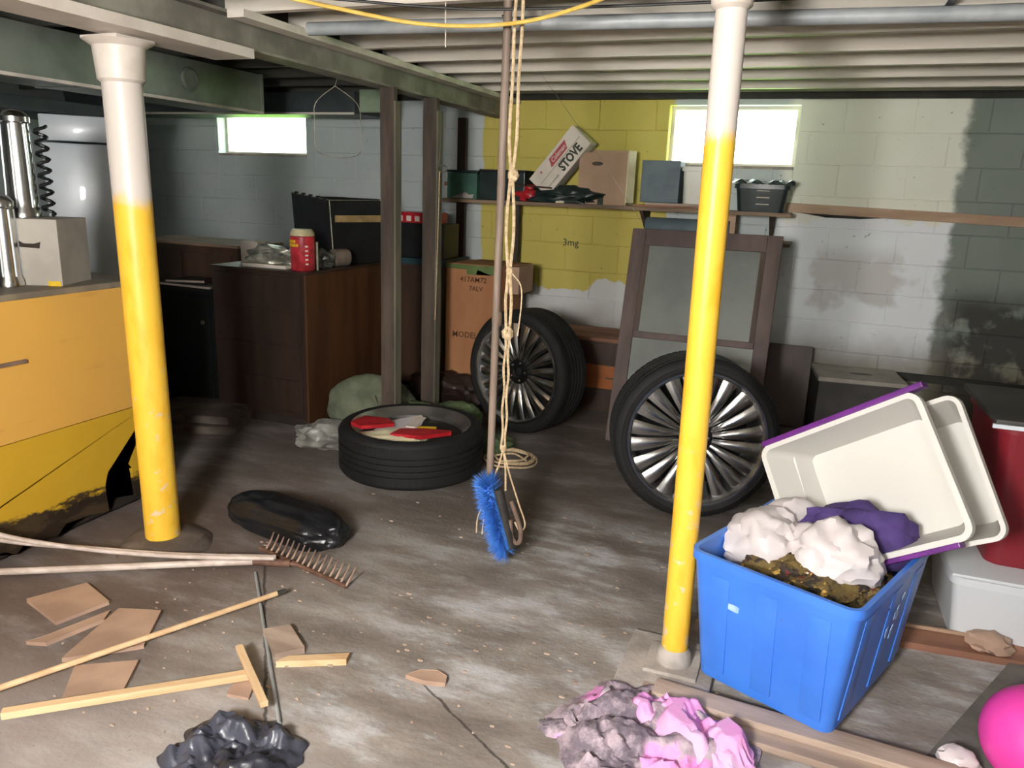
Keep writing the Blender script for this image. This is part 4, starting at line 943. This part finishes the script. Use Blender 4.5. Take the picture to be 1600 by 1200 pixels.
# cloth pile
def clothz(amp, s): return lambda x, y: .012+amp*(.5+.5*noise.fractal(V(x*6+s, y*6, s), 1, 2, 4))
def blobby(cx, cy, rx, ry, seed, amp=.12):
    def f(u, v):
        X, Y = 2*u-1, 2*v-1; x = X*math.sqrt(1-Y*Y/2); y = Y*math.sqrt(1-X*X/2); a = math.atan2(y, x)
        k = 1+amp*noise.noise(V(math.cos(a)*1.6, math.sin(a)*1.6, seed)); return cx+x*rx*k, cy+y*ry*k
    return f
def cloth_pile(name, label, cat, loc, rx, ry, h, m, seed, rz=0):
    t = bmesh.new(); n = 44; G = []
    rings = []
    for i in range(n+1):
        rho = i/n; ring = []
        for j in range(72):
            a_ = 2*PI*j/72; k = 1+.3*noise.noise(V(math.cos(a_)*1.6, math.sin(a_)*1.6, seed))+.10*noise.noise(V(math.cos(a_)*5, math.sin(a_)*5, seed+4))
            x = rx*rho*k*math.cos(a_); y = ry*rho*k*math.sin(a_)
            e = min(1, (1-rho)*3.5); e = e*e*(3-2*e)
            z = .008+h*e*(.25+.75*min(1, abs(noise.fractal(V(x*7+seed, y*7, seed), 1, 2, 4))*1.9))
            ring.append(t.verts.new((x, y, z)))
        rings.append(ring)
    base = [t.verts.new((v.co.x, v.co.y, .001)) for v in rings[-1]]
    rings.append(base)
    for i in range(len(rings)-1):
        for j in range(72): t.faces.new((rings[i][j], rings[i][(j+1) % 72], rings[i+1][(j+1) % 72], rings[i+1][j]))
    bmesh.ops.remove_doubles(t, verts=t.verts, dist=1e-5)
    return single(name, t, m, label, cat, loc, rz, True)
cloth_pile('printed_shirt', 'grey and pink patterned garment heaped on the floor below the slim post', 'garment', (-.27, 1.88, 0), .27, .24, .065, M['shirt'], 2)
cloth_pile('pink_towel', 'light pink cloth lying on the patterned garment', 'cloth', (-.13, 1.92, .03), .18, .085, .06, M['pink_cloth'], 6, -.55)
cloth_pile('pink_towel', 'small light pink cloth fold at the left of the pink cloth', 'cloth', (-.27, 1.96, .03), .08, .06, .05, M['pink_cloth'], 9, .3)
single('tassel', lump(.05, .03, .03, .5, 8, 77, 3), M['shirt'], 'purple tassel at the left tip of the patterned garment', 'tassel', (-.52, 1.82, 0), .2, True)

# ------------------------------------------------------------------ left: rake, poles, sticks and boards
t = thing('garden_rake', 'rusty garden rake with a whitish handle lying on the floor', 'rake')
hp = [(-1.50, 2.28, .02), (-1.93, 2.235, .022), (-2.5, 1.95, .022), (-3.0-.0, 1.70, .022)]
obj('handle', tube(spline([(-1.93, 2.235, .022), (-2.11, 2.13, .022), (-2.45, 1.925, .022), (-2.77, 1.735, .022)]), .0135, 12), M['white_wood'], t, True)
obj('ferrule', tube([(-1.79, 2.285, .022), (-1.93, 2.235, .022)], .015, 12), M['rust'], t, True)
p0, p1 = V(-1.99, 2.35, .016), V(-1.50, 2.235, .016); dd = (p1-p0).normalized(); pe = V(-dd.y, dd.x, 0)
obj('head_bar', tube([p0, p1], .009, 10), M['rust'], t, True)
obj('neck', tube(spline([p0.lerp(p1, .5), V(-1.77, 2.29, .02), V(-1.80, 2.28, .022)]), .007, 8), M['rust'], t, True)
for i in range(16):
    c = p0.lerp(p1, .06+.94*i/15); obj('tine', tube(spline([c, c+pe*.018+dd*.002+V(0, 0, .022), c+pe*.026+dd*.012+V(0, 0, .050), c+pe*.026+dd*.026+V(0, 0, .078)], 4), .0055, 7, r2=.0025), M['tine'], t, True)
t = thing('curved_pole', 'bowed white double pole leaning down from the yellow bench', 'pole')
for s, zz in ((0, .17), (.035, .14)):
    obj('rail', tube(spline([(-2.77+s*.3, 1.62, .27+s), (-2.70+s, 1.77, .155+s*.6), (-2.50+s, 1.97, .075), (-2.20+s, 2.11, .05), (-1.84, 2.26-s*.3, .05)]), .0095, 10), M['white_wood'], t, True)
t = thing('long_broomstick', 'thin pale stick lying diagonally, farther of the two long sticks', 'stick')
obj('shaft', tube([(-2.08, 1.22, .03), (-1.66, 2.10, .03)][::-1] if False else [(-2.12, 1.16, .032), (-1.68, 2.06, .032)], .0095, 12), M['pine'], t, True)
obj('tip', tube([(-1.68, 2.06, .032), (-1.665, 2.09, .032)], .009, 12), M['greybox'], t, True, label='grey tip')
single('wood_lath', bx(-.33, .33, -.014, .014, 0, .022, .002), M['pine'], 'thicker pale lath lying nearest the camera at lower left', 'lath', (-1.70, 1.43, .0165), math.atan2(.41, .48))
single('short_stick', bx(-.16, .16, -.011, .011, 0, .018, .002), M['pine'], 'short pale stick standing across the end of the lath', 'stick', (-1.43, 1.62, .0395), math.atan2(-.19, .25))
single('steel_rod', tube([(-1.885, 2.19, .006), (-1.25, 1.52, .006)], .0055, 8), M['conduit'], 'thin grey rod lying on the floor across the stick ends', 'rod', smooth=True)
def scrap(name, pts, th, m, lab, z=0, cat='board'):
    cx = sum(p[0] for p in pts)/len(pts); cy_ = sum(p[1] for p in pts)/len(pts)
    b = prism([(p[0]-cx, p[1]-cy_) for p in pts], 0, th, 'z'); bmesh.ops.bevel(b, geom=[e for e in b.edges if e.calc_length() > th*2], offset=.0015, segments=1, affect='EDGES')
    return single(name, b, m, lab, cat, (cx, cy_, z+.0005))
scrap('wood_board', [(-2.47, 1.68), (-2.38, 1.85), (-2.20, 1.79), (-2.25, 1.62)], .014, M['tan_board'], 'square tan board nearest the yellow bench')
scrap('wood_board', [(-2.235, 1.50), (-2.21, 1.54), (-2.15, 1.75), (-2.12, 1.70), (-2.17, 1.52)], .012, M['tan_board'], 'narrow tan strip between the two tan boards')
scrap('wood_board', [(-2.05, 1.48), (-2.13, 1.77), (-1.99, 1.82), (-1.88, 1.64)], .014, M['tan_board'], 'wide tan board under the farther long stick')
scrap('wood_board', [(-1.98, 1.47), (-1.83, 1.57), (-1.74, 1.42), (-1.86, 1.32)], .014, M['tan_board'], 'tan board between the two long sticks')
scrap('wood_block', [(-1.585, 1.865), (-1.52, 1.925), (-1.395, 1.835), (-1.46, 1.765)], .022, M['plank'], 'pale square wood offcut beside the grey rod', cat='offcut')
scrap('wood_block', [(-1.43, 1.735), (-1.41, 1.775), (-1.245, 1.87), (-1.235, 1.835)], .022, M['pine'], 'pale oblong wood offcut right of the grey rod', cat='offcut')
scrap('wood_block', [(-1.03, 1.855), (-1.0, 1.895), (-.95, 1.915), (-.91, 1.90), (-.90, 1.87), (-.96, 1.85)], .014, M['tan_board'], 'small orange tan wood chip alone on the floor', cat='offcut')
scrap('wood_block', [(-1.47, 1.56), (-1.50, 1.65), (-1.45, 1.67), (-1.40, 1.57)], .010, M['tan_board'], 'small tan card under the short stick', cat='offcut')
# black bags
b = lump(.35, .125, .14, .10, 5, 81, 5, ridg=.05)
for v in b.verts:
    q = v.co.x/.37; v.co.x = math.copysign(.34*min(1, abs(q))**.55, q) if abs(q) > .02 else v.co.x*1.2
single('black_bag_roll', b, M['black_bag'], 'long rolled black plastic bag lying behind the rake', 'bag', (-2.02, 2.56, .0005), math.atan2(-.10, .62), True)
cloth_pile('black_rubbish_bag', 'crumpled black plastic bag at the bottom picture edge', 'bag', (-1.28, 1.37, 0), .18, .14, .062, M['grey_bag'], 12, .2)
# small debris on the floor
random.seed(11); db = bmesh.new()
for i in range(300):
    x = random.uniform(-2.2, .1); y = random.uniform(1.3, 3.3) if random.random() < .7 else random.uniform(1.5, 2.3)
    s = random.uniform(.002, .007); bmesh.ops.create_icosphere(db, subdivisions=1, radius=s, matrix=Matrix.Translation((x, y, s*.5)) @ Matrix.Diagonal((random.uniform(.8, 2.2), 1, .6, 1)))
setp(obj('floor_debris', db, M['plank'], None), 'scattered crumbs and grit on the concrete floor', 'debris', None, 'stuff')
# scribble on the yellow wall
b = text_bm('3mg', .075, .0005); b.transform(Matrix.Rotation(PI/2, 4, 'X')); o = obj('scribble', b, M['ink'], wb, label='handwritten mark'); o.location = (-1.72, WY-.0075, 1.12)
